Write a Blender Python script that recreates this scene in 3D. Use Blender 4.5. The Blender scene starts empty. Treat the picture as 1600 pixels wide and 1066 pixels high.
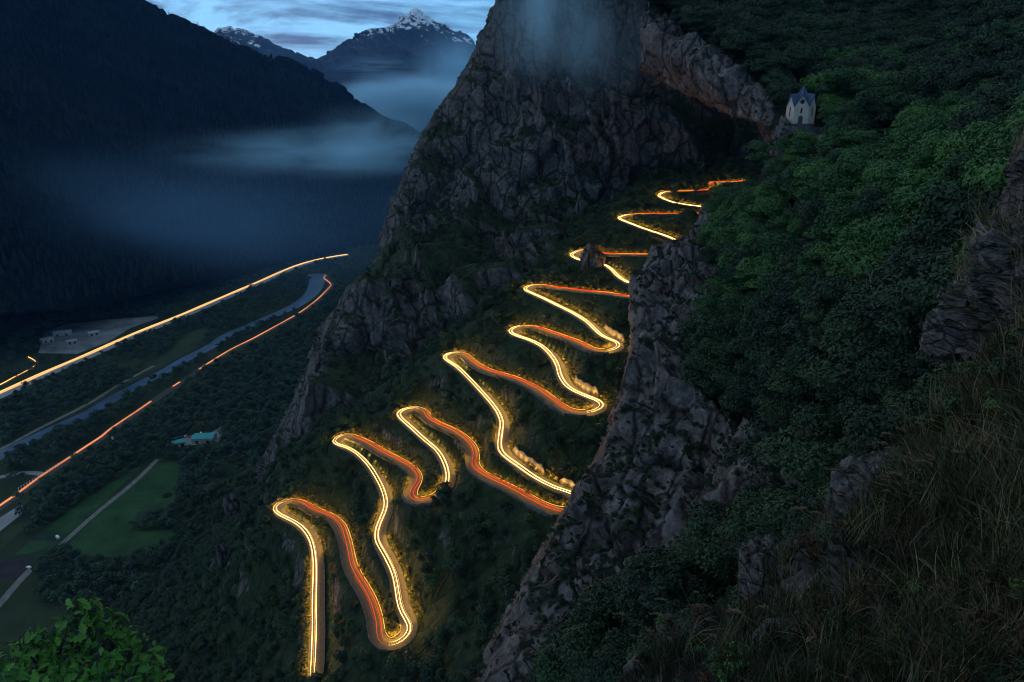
import bpy, math, random
import numpy as np
from mathutils import Vector
random.seed(7); RNG = np.random.default_rng(7)
S = bpy.context.scene; C = S.collection
# ------------------------------------------------------------------ camera model
F = 1067.0; HY = 185.0; CZ = 330.0
TILT = math.atan((533-HY)/F)
def rays(px, py):
    px = np.asarray(px, float); py = np.asarray(py, float)
    x = (px-800)/F; u = -(py-533)/F
    return np.stack([x, math.cos(TILT)+u*math.sin(TILT), -math.sin(TILT)+u*math.cos(TILT)], -1)
def at_d(px, py, d):            # point at horizontal distance d
    r = rays(px, py); h = np.hypot(r[..., 0], r[..., 1])
    p = r*(np.asarray(d, float)/h)[..., None]; p[..., 2] += CZ; return p
def at_z(px, py, z=0.0):        # point on the level z
    r = rays(px, py); p = r*((z-CZ)/r[..., 2])[..., None]; p[..., 2] += CZ; return p
def project(P):
    q = P-np.array([0, 0, CZ]); c, s = math.cos(TILT), math.sin(TILT)
    dep = q[..., 1]*c-q[..., 2]*s; up = q[..., 1]*s+q[..., 2]*c
    dep = np.where(np.abs(dep) < 1e-6, 1e-6, dep)
    return 800+F*q[..., 0]/dep, 533-F*up/dep, dep
# ------------------------------------------------------------------ numpy noise
def _h(ix, iy, iz, s):
    n = (ix.astype(np.int64)*374761393+iy.astype(np.int64)*668265263+iz.astype(np.int64)*2147483647+s*1274126177) & 0xffffffff
    n = ((n ^ (n >> 13))*1274126177) & 0xffffffff
    n = ((n ^ (n >> 15))*2246822519) & 0xffffffff
    return ((n ^ (n >> 16)) & 0xffffff)/float(0xffffff)
def vnoise(P, s=0):
    i = np.floor(P); f = P-i; f = f*f*f*(f*(f*6-15)+10)
    x, y, z = i[:, 0], i[:, 1], i[:, 2]; r = 0
    for a in (0, 1):
        for b in (0, 1):
            for c in (0, 1):
                w = (f[:, 0] if a else 1-f[:, 0])*(f[:, 1] if b else 1-f[:, 1])*(f[:, 2] if c else 1-f[:, 2])
                r = r+w*_h(x+a, y+b, z+c, s)
    return r*2-1
def fbm(P, o=4, s=0, g=.5):
    r = 0; a = 1.; t = 0
    for k in range(o):
        r = r+a*vnoise(P*(2.03**k)+k*17.3, s+k); t += a; a *= g
    return r/t
def ridged(P, o=4, s=0, g=.5):
    r = 0; a = 1.; t = 0
    for k in range(o):
        r = r+a*(1-2*np.abs(vnoise(P*(2.07**k)+k*11.7, s+k))); t += a; a *= g
    return r/t
def worley(P, s=0):
    i = np.floor(P); f1 = np.full(len(P), 9.); f2 = f1.copy(); cid = np.zeros(len(P))
    for a in (-1, 0, 1):
        for b in (-1, 0, 1):
            for c in (-1, 0, 1):
                x, y, z = i[:, 0]+a, i[:, 1]+b, i[:, 2]+c
                q = np.stack([x+_h(x, y, z, s), y+_h(x, y, z, s+1), z+_h(x, y, z, s+2)], 1)
                d = ((q-P)**2).sum(1); n = d < f1
                f2 = np.where(n, f1, np.minimum(f2, d)); cid = np.where(n, _h(x, y, z, s+3), cid); f1 = np.where(n, d, f1)
    return np.sqrt(f1), np.sqrt(f2), cid
def slabs(P, s=0, k=.8):        # tilted plane pieces: every cell of a cracked mass leans its own way
    i = np.floor(P); f1 = np.full(len(P), 9.); f2 = f1.copy(); v = np.zeros(len(P))
    for a in (-1, 0, 1):
        for b in (-1, 0, 1):
            for c in (-1, 0, 1):
                x, y, z = i[:, 0]+a, i[:, 1]+b, i[:, 2]+c
                q = np.stack([x+_h(x, y, z, s), y+_h(x, y, z, s+1), z+_h(x, y, z, s+2)], 1); e = P-q; d = (e**2).sum(1); n = d < f1
                t = (e[:, 0]*(_h(x, y, z, s+4)-.5)+e[:, 1]*(_h(x, y, z, s+5)-.5)+e[:, 2]*(_h(x, y, z, s+6)-.35))*2*k+_h(x, y, z, s+3)-.5
                v = np.where(n, t, v); f2 = np.where(n, f1, np.minimum(f2, d)); f1 = np.where(n, d, f1)
    return v, np.clip((np.sqrt(f2)-np.sqrt(f1))*4, 0, 1)
# ------------------------------------------------------------------ thin plate spline
class TPS:
    def __init__(self, X, v, lam=1e-3):
        X = np.asarray(X, float); v = np.asarray(v, float)
        self.m = X.mean(0); self.k = np.abs(X-self.m).max(); X = (X-self.m)/self.k; self.X = X; n = len(X)
        A = np.zeros((n+3, n+3)); A[:n, :n] = self.K(X, X)+lam*np.eye(n)
        A[:n, n] = 1; A[:n, n+1:] = X; A[n:, :n] = A[:n, n:].T
        self.w = np.linalg.solve(A, np.concatenate([v, np.zeros(3)]))
    @staticmethod
    def K(a, b):
        d = ((a[:, None]-b[None])**2).sum(-1); return .5*d*np.log(d+1e-12)
    def __call__(self, Q):
        Q = (np.asarray(Q, float)-self.m)/self.k; out = []
        for i in range(0, len(Q), 20000):
            q = Q[i:i+20000]; out.append(self.K(q, self.X)@self.w[:-3]+self.w[-3]+q@self.w[-2:])
        return np.concatenate(out)
# ------------------------------------------------------------------ polygons in the plane
def inside(poly, P):
    poly = np.asarray(poly, float); x, y = P[:, 0], P[:, 1]; r = np.zeros(len(P), bool); n = len(poly); j = n-1
    for i in range(n):
        (xi, yi), (xj, yj) = poly[i], poly[j]
        if yi != yj:
            r ^= ((yi > y) != (yj > y)) & (x < (xj-xi)*(y-yi)/(yj-yi)+xi)
        j = i
    return r
def nearest_on(poly, P, closed=True):
    poly = np.asarray(poly, float); best = np.full(len(P), 1e18); Q = P.copy(); n = len(poly)
    for i in range(n if closed else n-1):
        a = poly[i]; b = poly[(i+1) % n]; ab = b-a
        t = np.clip(((P-a)@ab)/max(ab@ab, 1e-9), 0, 1); q = a+t[:, None]*ab
        d = ((P-q)**2).sum(1); m = d < best; best = np.where(m, d, best); Q[m] = q[m]
    return np.sqrt(best), Q
def soft(polys, P, w):          # 1 inside, fading over w outside
    r = np.zeros(len(P))
    for p in polys:
        d, _ = nearest_on(p, P); r = np.maximum(r, np.where(inside(p, P), 1, np.clip(1-d/w, 0, 1)))
    return r
# ------------------------------------------------------------------ mesh helpers
def mesh_np(name, V, Fs, mats, smooth=True, mi=None, attrs=None):
    me = bpy.data.meshes.new(name)
    V = np.ascontiguousarray(V, np.float32); nv = len(V)
    me.vertices.add(nv); me.vertices.foreach_set('co', V.ravel())
    lists = Fs if isinstance(Fs, list) else [Fs]
    lists = [np.asarray(f, np.int32) for f in lists if len(f)]
    tot = np.concatenate([np.full(len(f), f.shape[1], np.int32) for f in lists]); idx = np.concatenate([f.ravel() for f in lists])
    st = np.concatenate([[0], np.cumsum(tot)[:-1]]).astype(np.int32)
    me.loops.add(len(idx)); me.loops.foreach_set('vertex_index', idx)
    me.polygons.add(len(tot)); me.polygons.foreach_set('loop_start', st); me.polygons.foreach_set('loop_total', tot)
    if mi is not None: me.polygons.foreach_set('material_index', np.asarray(mi, np.int32))
    me.update(calc_edges=True); me.validate()
    me.polygons.foreach_set('use_smooth', np.full(len(me.polygons), bool(smooth)))
    for m in (mats if isinstance(mats, list) else [mats]): me.materials.append(m)
    for k, a in (attrs or {}).items():
        at = me.attributes.new(k, 'FLOAT', 'POINT'); at.data.foreach_set('value', np.ascontiguousarray(a, np.float32))
    return me
def link(name, me, parent=None):
    o = bpy.data.objects.new(name, me); C.objects.link(o)
    if parent is not None: o.parent = parent
    return o
def tag(o, label=None, cat=None, group=None, kind=None):
    if label: o['label'] = label
    if cat: o['category'] = cat
    if group: o['group'] = group
    if kind: o['kind'] = kind
    return o
def empty(name, loc, label, cat, rz=0, group=None):
    o = bpy.data.objects.new(name, None); C.objects.link(o); o.location = loc; o.rotation_euler = (0, 0, rz)
    o.empty_display_size = .2
    return tag(o, label, cat, group)
def grid_faces(nu, nv):
    i = np.arange((nu-1)*(nv-1)); r = i//(nu-1); c = i % (nu-1); a = r*nu+c
    return np.stack([a, a+1, a+nu+1, a+nu], 1)
class MB:                       # collects shapes, then links them as one mesh
    def __init__(s): s.v = []; s.q = []; s.t = []; s.n = 0
    def add(s, V, Q=None, T=None):
        V = np.asarray(V, float); s.v.append(V)
        if Q is not None and len(Q): s.q.append(np.asarray(Q)+s.n)
        if T is not None and len(T): s.t.append(np.asarray(T)+s.n)
        s.n += len(V); return s
    def box(s, x0, x1, y0, y1, z0, z1):
        V = [(x, y, z) for z in (z0, z1) for y in (y0, y1) for x in (x0, x1)]
        return s.add(V, [(0, 2, 3, 1), (4, 5, 7, 6), (0, 1, 5, 4), (2, 6, 7, 3), (0, 4, 6, 2), (1, 3, 7, 5)])
    def prism(s, prof, y0, y1):     # profile in x,z pushed along y
        n = len(prof); V = [(x, y0, z) for x, z in prof]+[(x, y1, z) for x, z in prof]
        T = [(0, i, i+1) for i in range(1, n-1)]+[(n, n+i+1, n+i) for i in range(1, n-1)]
        return s.add(V, [(i, n+i, n+(i+1) % n, (i+1) % n) for i in range(n)], T)
    def tube(s, P, R, k=6, cap=True):
        P = np.asarray(P, float); n = len(P); R = np.broadcast_to(np.asarray(R, float), (n,))
        t = np.gradient(P, axis=0); t /= np.linalg.norm(t, axis=1)[:, None]+1e-9
        up = np.where(np.abs(t[:, 2:3]) > .9, [[1., 0, 0]], [[0, 0, 1.]])
        a = np.cross(t, up); a /= np.linalg.norm(a, axis=1)[:, None]+1e-9; b = np.cross(a, t)
        th = np.arange(k)*2*math.pi/k
        V = (P[:, None]+R[:, None, None]*(np.cos(th)[None, :, None]*a[:, None]+np.sin(th)[None, :, None]*b[:, None])).reshape(-1, 3)
        i, j = np.meshgrid(np.arange(n-1), np.arange(k), indexing='ij'); j2 = (j+1) % k
        Q = np.stack([i*k+j, i*k+j2, (i+1)*k+j2, (i+1)*k+j], -1).reshape(-1, 4)
        T = []
        if cap: T = [(0, x+1, x) for x in range(1, k-1)]+[((n-1)*k, (n-1)*k+x, (n-1)*k+x+1) for x in range(1, k-1)]
        return s.add(V, Q, T)
    def mesh(s, name, mat, smooth=False):
        fs = []
        if s.q: fs.append(np.concatenate(s.q))
        if s.t: fs.append(np.concatenate(s.t))
        return mesh_np(name, np.concatenate(s.v), fs, mat, smooth)
    def build(s, name, mat, parent=None, smooth=False): return link(name, s.mesh(name, mat, smooth), parent)
# ------------------------------------------------------------------ materials
class NT:
    def __init__(s, m): s.m = m; m.use_nodes = True; s.t = m.node_tree; s.t.nodes.clear()
    def n(s, typ, **kw):
        x = s.t.nodes.new(typ)
        for k, v in kw.items():
            if hasattr(x, k) and k not in ('inputs',): setattr(x, k, v)
        return x
    def l(s, a, b): s.t.links.new(a, b)
    def noise(s, vec, scale, detail=6, rough=.55, dist=0):
        x = s.n('ShaderNodeTexNoise'); x.inputs['Scale'].default_value = scale; x.inputs['Detail'].default_value = detail
        x.inputs['Roughness'].default_value = rough; x.inputs['Distortion'].default_value = dist
        if vec is not None: s.l(vec, x.inputs['Vector'])
        return x.outputs['Fac']
    def ramp(s, fac, stops):
        x = s.n('ShaderNodeValToRGB'); e = x.color_ramp.elements
        while len(e) < len(stops): e.new(.5)
        for i, (p, c) in enumerate(stops):
            e[i].position = p; e[i].color = (c if hasattr(c, '__len__') else (c, c, c))[:3]+(1,) if not hasattr(c, '__len__') or len(c) == 3 else c
        s.l(fac, x.inputs['Fac']); return x.outputs['Color']
    def mix(s, fac, a, b, typ='MIX'):
        x = s.n('ShaderNodeMix', data_type='RGBA', blend_type=typ)
        for v, k in ((fac, 0), (a, 6), (b, 7)):
            if hasattr(v, 'links'): s.l(v, x.inputs[k])
            else: x.inputs[k].default_value = v if not hasattr(v, '__len__') or len(v) == 4 else tuple(v)+(1,)
        return x.outputs[2]
    def math(s, op, a, b=None, clamp=False):
        x = s.n('ShaderNodeMath', operation=op, use_clamp=clamp)
        for v, k in ((a, 0), (b, 1)):
            if v is None: continue
            if hasattr(v, 'links'): s.l(v, x.inputs[k])
            else: x.inputs[k].default_value = v
        return x.outputs[0]
    def coord(s, out='Object'): return s.n('ShaderNodeTexCoord').outputs[out]
    def mapped(s, vec, scale): 
        x = s.n('ShaderNodeMapping'); s.l(vec, x.inputs[0]); x.inputs['Scale'].default_value = scale; return x.outputs[0]
    def bsdf(s, col, rough=.8, bump=None, bstr=.5, bdist=.1, spec=.3, metal=0):
        b = s.n('ShaderNodeBsdfPrincipled')
        if hasattr(col, 'links'): s.l(col, b.inputs['Base Color'])
        else: b.inputs['Base Color'].default_value = tuple(col)[:3]+(1,)
        if hasattr(rough, 'links'): s.l(rough, b.inputs['Roughness'])
        else: b.inputs['Roughness'].default_value = rough
        b.inputs['Specular IOR Level'].default_value = spec; b.inputs['Metallic'].default_value = metal
        if bump is not None:
            u = s.n('ShaderNodeBump'); u.inputs['Strength'].default_value = bstr; u.inputs['Distance'].default_value = bdist
            s.l(bump, u.inputs['Height']); s.l(u.outputs[0], b.inputs['Normal'])
        o = s.n('ShaderNodeOutputMaterial'); s.l(b.outputs[0], o.inputs['Surface']); return b
def new(name): return NT(bpy.data.materials.new(name))
def plain(name, col, rough=.7, var=.25, scale=3., spec=.3, bump=.0, metal=0):
    t = new(name); c = t.coord(); n = t.noise(c, scale, 5)
    col = tuple(col); lo = tuple(x*(1-var) for x in col); hi = tuple(min(1, x*(1+var)) for x in col)
    t.bsdf(t.ramp(n, [(.3, lo), (.7, hi)]), rough, n if bump else None, bump, .05, spec, metal); return t.m
def rock_mat(name, unit, tone=1.0, veg=(.035, .05, .018), ledge=(.45, .68), zs=.45):
    """bare rock where the rock attribute is 1, soil and low plants where it is 0 or where a ledge is level"""
    t = new(name); c = t.coord()
    c1 = t.mapped(c, (1/unit, 1/unit, zs/unit)); c2 = t.mapped(c, (1/unit,)*3)
    n1 = t.noise(c1, .9, 9, .62, .6); n2 = t.noise(c2, 3.7, 8, .66, .3); n3 = t.noise(c2, .22, 5)
    v = t.n('ShaderNodeTexVoronoi', feature='DISTANCE_TO_EDGE'); t.l(t.mix(.25, c1, n2, 'ADD'), v.inputs['Vector']); v.inputs['Scale'].default_value = .8
    crack = t.ramp(v.outputs['Distance'], [(0., 0.), (.09, 1.)])
    k = tone
    col = t.ramp(n1, [(.25, (.040*k, .034*k, .035*k)), (.45, (.12*k, .102*k, .102*k)), (.6, (.19*k, .165*k, .162*k)), (.8, (.33*k, .30*k, .295*k))])
    col = t.mix(t.ramp(n3, [(.45, 0.), (.68, .55)]), col, (.17*k, .125*k, .115*k))
    col = t.mix(t.ramp(n2, [(.35, .8), (.6, 0.)]), col, (.024*k, .022*k, .024*k))
    col = t.mix(.8, col, crack, 'MULTIPLY')
    lich = t.ramp(t.noise(c2, 1.7, 7, .7), [(.6, 0.), (.7, .5)]); col = t.mix(lich, col, (.20*k, .23*k, .19*k))
    g = t.n('ShaderNodeNewGeometry'); sx = t.n('ShaderNodeSeparateXYZ'); t.l(g.outputs['Normal'], sx.inputs[0])
    up = t.math('ADD', sx.outputs['Z'], t.math('MULTIPLY', t.math('SUBTRACT', n2, .5), .9))
    at = t.n('ShaderNodeAttribute', attribute_name='rock')
    led = t.ramp(up, [(ledge[0], 0.), (ledge[1], 1.)])
    isveg = t.math('MAXIMUM', t.math('SUBTRACT', 1., at.outputs['Fac']), led, True)
    isveg = t.ramp(t.math('ADD', isveg, t.math('MULTIPLY', t.math('SUBTRACT', n2, .5), .5)), [(.35, 0.), (.6, 1.)])
    vc = t.ramp(t.noise(c2, 2.3, 6, .7), [(.3, tuple(x*.45 for x in veg)), (.55, veg), (.75, (veg[0]*1.9, veg[1]*1.6, veg[2]*1.5))])
    col = t.mix(isveg, col, vc)
    h = t.math('ADD', t.math('ADD', t.math('MULTIPLY', n1, 1.), t.math('MULTIPLY', n2, .5)), t.math('MULTIPLY', crack, .35))
    t.bsdf(col, .9, h, .95, unit*.35, .2); return t.m
def leaf_mat(name, dark, mid, bright, rough=.55):
    t = new(name); oi = t.n('ShaderNodeObjectInfo'); g = t.n('ShaderNodeNewGeometry')
    r = t.math('ADD', t.math('MULTIPLY', oi.outputs['Random'], .75), t.math('MULTIPLY', t.noise(g.outputs['Position'], .05, 2), .0))
    r = t.math('ADD', r, t.math('MULTIPLY', g.outputs['Random Per Island'], .25))
    t.bsdf(t.ramp(r, [(.08, dark), (.5, mid), (.92, bright)]), rough, spec=.25); return t.m
def emit(name, rgb, strength):
    t = new(name); e = t.n('ShaderNodeEmission'); e.inputs[0].default_value = tuple(rgb)+(1,); e.inputs[1].default_value = strength
    o = t.n('ShaderNodeOutputMaterial'); t.l(e.outputs[0], o.inputs[0]); return t.m

M = {}
M['cliff'] = rock_mat('cliff_rock', 9., .82, (.022, .036, .016), (.56, .8))
M['near_ridge'] = rock_mat('ridge_rock', 6., 1.0, (.007, .012, .006), (.82, .97))
M['slope'] = rock_mat('slope_soil', 5., .95, (.02, .034, .013))
M['hand_rock'] = rock_mat('outcrop_rock', .30, .95, (.03, .04, .014), (.75, .92), 2.4)
M['knoll'] = rock_mat('knoll_soil', .5, .8, (.010, .011, .006), (.85, .99), 2.2)
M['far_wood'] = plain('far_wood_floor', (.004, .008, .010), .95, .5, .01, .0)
M['leaf'] = leaf_mat('broad_leaves', (.013, .042, .014), (.028, .084, .020), (.066, .145, .026))
M['leaf_dark'] = leaf_mat('dark_broad_leaves', (.006, .017, .008), (.012, .031, .012), (.026, .056, .017))  # broad leaves again, with shade put into the colour
M['leaf_slope'] = leaf_mat('slope_leaves', (.008, .021, .012), (.016, .040, .017), (.034, .068, .022))
M['leaf_valley'] = leaf_mat('valley_leaves', (.010, .028, .020), (.020, .050, .030), (.034, .075, .036))
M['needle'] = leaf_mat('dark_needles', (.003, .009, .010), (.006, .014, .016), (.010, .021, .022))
M['verge'] = leaf_mat('verge_plants', (.035, .042, .012), (.07, .068, .016), (.12, .095, .026))
M['oak'] = leaf_mat('oak_leaves', (.03, .10, .012), (.09, .22, .022), (.20, .34, .035))
M['grass_green'] = leaf_mat('grass_blades', (.008, .016, .005), (.018, .026, .009), (.042, .042, .016))
M['grass_straw'] = leaf_mat('straw_blades', (.07, .05, .024), (.135, .098, .047), (.26, .19, .10))
M['grass_rust'] = leaf_mat('rust_blades', (.020, .009, .006), (.045, .020, .010), (.09, .042, .02))
M['bark'] = plain('bark', (.05, .042, .035), .9, .4, 6, .1)
M['dead'] = plain('bleached_wood', (.32, .31, .28), .8, .3, 5, .1)
M['asphalt'] = plain('asphalt', (.038, .035, .033), .75, .3, .8, .4)
M['concrete'] = plain('stone_wall', (.075, .074, .08), .85, .45, .5, .2, .6)
M['white_trail'] = emit('headlamp_light', (1., .57, .20), 11.)
M['red_trail'] = emit('tail_lamp_light', (1., .045, .008), 1.7)
M['edge_wash'] = emit('edge_wash_glow', (1., .50, .07), 3.5)
# ------------------------------------------------------------------ road path, downhill end first
PATH=[(487,1062),(489,1030),(490,1005),(491,980),(491,940),(492,900),(491,870),(486,845),(474,826),(458,814),(440,806),(428,798),(430,788),(444,782),(460,780),(478,786),(490,795),(505,800),(520,806),(533,818),(540,835),(546,860),(551,884),(563,905),(577,928),(586,950),(592,975),(592,995),(600,1006),(612,1009),(625,1003),(637,992),(643,984),(640,975),(631,962),(624,945),(620,920),(615,895),(603,870),(590,848),(587,840),(591,820),(600,800),(603,785),(598,765),(588,745),(575,725),(558,708),(540,698),(524,694),(520,690),(524,684),(535,679),(547,678),(560,684),(575,690),(598,704),(625,718),(645,730),(654,742),(653,752),(643,767),(643,777),(651,782),(666,780),(678,777),(690,768),(699,752),(699,737),(694,721),(683,703),(666,689),(643,668),(625,652),(622,645),(627,640),(640,637),(654,636),(665,642),(669,651),(683,660),(707,670),(727,683),(739,696),(743,709),(740,723),(747,734),(771,748),(800,761),(838,782),(867,795),(890,799),(905,792),(906,780),(893,769),(870,763),(838,747),(808,726),(785,709),(780,697),(782,677),(784,660),(777,642),(759,619),(736,594),(713,572),(695,561),(695,555),(704,551),(715,550),(727,552),(736,561),(750,571),(771,580),(804,589),(841,606),(870,627),(885,638),(899,643),(920,644),(935,639),(943,632),(938,627),(917,619),(896,610),(883,600),(875,586),(870,568),(859,552),(846,540),(828,531),(809,525),(796,519),(798,514),(807,510),(822,508),(838,510),(864,519),(888,527),(909,535),(925,544),(943,548),(959,546),(968,539),(964,534),(943,526),(928,513),(917,502),(896,489),(870,476),(843,463),(822,454),(821,449),(830,445),(849,444),(859,447),(885,450),(917,454),(949,456.5),(970,460),(984,463),(1000,464),(1010,458),(1003,448),(990,444),(975,438),(963,429),(957,422),(946,414),(930,409),(918,408),(906,406.5),(895,401),(892,397),(902,392),(917,389),(932,392),(951,396),(979,396.5),(1018,397),(1040,398),(1062,394),(1067,384),(1055,375),(1040,368),(1009,358),(983,348),(968,342),(968,339),(979,335.4),(996,333.7),(1030,333.3),(1088,333),(1105,332),(1113,328),(1106,324),(1091,322),(1075,320),(1051,315.7),(1034,309),(1029,305),(1034,301.5),(1044,298.5),(1060,298),(1075,298),(1100,296.8),(1113,294),(1114,289),(1110,285),(1121,283.5),(1145,284),(1172,280)]
def spline(P, step=3.):
    P = np.asarray(P, float); out = []; n = len(P)
    for i in range(n-1):
        p0, p1, p2, p3 = P[max(i-1, 0)], P[i], P[i+1], P[min(i+2, n-1)]
        m = max(2, int(np.linalg.norm(p2-p1)/step))
        for t in np.arange(m)/m:
            out.append(.5*(2*p1+(p2-p0)*t+(2*p0-5*p1+4*p2-p3)*t*t+(3*p1-p0-3*p2+p3)*t**3))
    out.append(P[-1]); return np.array(out)
def even(P, step):              # resample by length
    s = np.concatenate([[0], np.cumsum(np.linalg.norm(np.diff(P, axis=0), axis=1))]); n = max(2, int(s[-1]/step)+1)
    u = np.linspace(0, s[-1], n); return np.stack([np.interp(u, s, P[:, k]) for k in range(P.shape[1])], 1)
def solve_road(z0=-160., g=.074):    # a road that climbs at a constant grade
    Q = spline(PATH); R = rays(Q[:, 0], Q[:, 1]); z = z0; p = R[0]*(z/R[0, 2]); out = [p]
    for k in range(1, len(Q)):
        zz = z
        for it in range(50):
            q = R[k]*(zz/R[k, 2]); zz = .5*zz+.5*(z+g*math.hypot(*(q-p)[:2]))
        p = R[k]*(zz/R[k, 2]); z = zz; out.append(p)
    return Q, np.array(out)+[0, 0, CZ]
RQ, RP = solve_road()
_all = even(np.concatenate([RP, RQ], 1)[:, :3], 1.5)
s_old = np.concatenate([[0], np.cumsum(np.linalg.norm(np.diff(RP, axis=0), axis=1))])
s_new = np.linspace(0, s_old[-1], int(s_old[-1]/1.5)+1)
LP = np.stack([np.interp(s_new, s_old, RP[:, k]) for k in range(3)], 1)     # lamp path
LQ = np.stack([np.interp(s_new, s_old, RQ[:, k]) for k in range(2)], 1)     # its place in the photograph
ker = np.hanning(9); ker /= ker.sum()
def smooth(A, k=ker):
    h = len(k)//2; B = np.concatenate([np.repeat(A[:1], h, 0), A, np.repeat(A[-1:], h, 0)])
    return np.stack([np.convolve(B[:, i], k, 'valid') for i in range(A.shape[1])], 1)
LP = smooth(LP)
def side(P):
    t = np.gradient(P, axis=0)[:, :2]; t /= np.linalg.norm(t, axis=1)[:, None]+1e-9
    return np.stack([t[:, 1], -t[:, 0], np.zeros(len(t))], 1)      # to the right when walking along the path
RS = side(LP); RC = smooth(LP+RS*.8-[0, 0, .65], np.hanning(13)/np.hanning(13).sum()); RS = side(RC)
RW = 2.35
HIDDEN = [(492,1012,478,1070), (492,790,534,815), (640,740,660,762), (679,742,702,780), (885,772,912,806), (985,440,1016,470), (908,386,950,425), (1019,384,1075,400), (1089,319,1120,340), (1046,293,1072,302), (1101,280,1120,297)]
hid = np.zeros(len(LQ), bool)
for x0, y0, x1, y1 in HIDDEN:
    hid |= (LQ[:, 0] > min(x0, x1)) & (LQ[:, 0] < max(x0, x1)) & (LQ[:, 1] > min(y0, y1)) & (LQ[:, 1] < max(y0, y1))
# ------------------------------------------------------------------ hillside with the bends, a real height field
ctl = [(p[0], p[1], p[2]) for p in RC[::5]]
def addz(px, py, z): q = at_z(np.array([px], float), np.array([py], float), z)[0]; ctl.append(tuple(q))
def addd(px, py, d): q = at_d(np.array([px], float), np.array([py], float), d)[0]; ctl.append(tuple(q))
for a in [(230,760),(270,800),(275,850),(250,905),(170,960),(120,1010),(80,1066),(300,720),(380,690)]: addz(*a, -3)
for a in [(100,880),(0,1000),(180,780),(250,690),(350,640),(-60,1100)]: addz(*a, -14)
for a in [(400,850,325),(420,950,255),(400,1066,205),(300,1000,300),(660,1066,150),(760,960,160),(800,900,165),(820,1000,140),(420,760,330),(440,720,345),(470,690,350),(560,650,335),(600,600,355),(340,920,330),(540,1100,155),(300,1100,225),(400,800,345),(200,1100,262),(700,530,350),(790,480,365),(880,385,440),(950,330,475),(1000,300,500)]: addd(*a)
ctl += [(150,560,330-20),(60,620,300),(240,500,300),(220,380,285),(160,260,262),(110,190,235),(120,120,190),(60,90,165)]
ctl = np.array(ctl); hgt = TPS(ctl[:, :2], ctl[:, 2], 2e-5)
xs = np.arange(-420, 262, 1.6); ys = np.arange(84, 560, 1.6)
GX, GY = np.meshgrid(xs, ys); EP = np.stack([GX.ravel(), GY.ravel()], 1)
def near_road(P, A=RC):
    d = np.full(len(P), 1e9); k = np.zeros(len(P), int)
    for i in range(0, len(P), 8000):
        D = ((P[i:i+8000, None, :2]-A[None, :, :2])**2).sum(-1); k[i:i+8000] = D.argmin(1); d[i:i+8000] = np.sqrt(D.min(1))
    return d, k
def hill(P, rough=True):
    z = hgt(P); q = np.column_stack([P, z])
    d, k = near_road(P); w = np.clip((d-4)/10, 0, 1)
    if rough:
        z = z+w*(fbm(q/34., 4, 3)*5.+ridged(q/13., 3, 9)*1.6)+np.clip((d-3.6)/4, 0, 1)*fbm(q/3.2, 3, 21)*.5
        f1, f2, cid = worley(q/np.array([9., 9., 14.]), 5)
        z = z+w*np.where(cid > .8, (1-f1)*4.5, 0)
    zr = RC[k, 2]-.12; e = np.maximum(d-3.9, 0)
    return np.where(d < 30, np.clip(z, zr-e*1.9, zr+e*1.25), z), d
EZ, ED = hill(EP)
EV = np.column_stack([EP, EZ])
ef1, ef2, ecid = worley(EV/np.array([9., 9., 14.]), 5)
erock = np.where((ecid > .8), 1., 0)*np.clip((ED-4)/4, 0, 1)+np.clip(fbm(EV/22., 3, 77)*2-.5, 0, 1)*.8
_px, _py, _ = project(EV); BARE = [[(425,700),(480,600),(545,520),(640,545),(625,600),(590,635),(525,660),(480,700)],[(560,520),(700,480),(760,500),(690,545)]]
erock = np.maximum(erock, soft(BARE, np.stack([_px, _py], 1), 14)*(1.05+fbm(EV/9., 3, 78)*.6)*(ED > 4))
erock = np.clip(erock+np.where((ED > 3.6) & (ED < 7), .45, 0), 0, 1)
nx, ny = len(xs), len(ys)
hillside = link('hillside', mesh_np('hillside', EV, grid_faces(nx, ny), M['slope'], True, None, {'rock': erock}))
tag(hillside, kind='structure')
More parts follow.
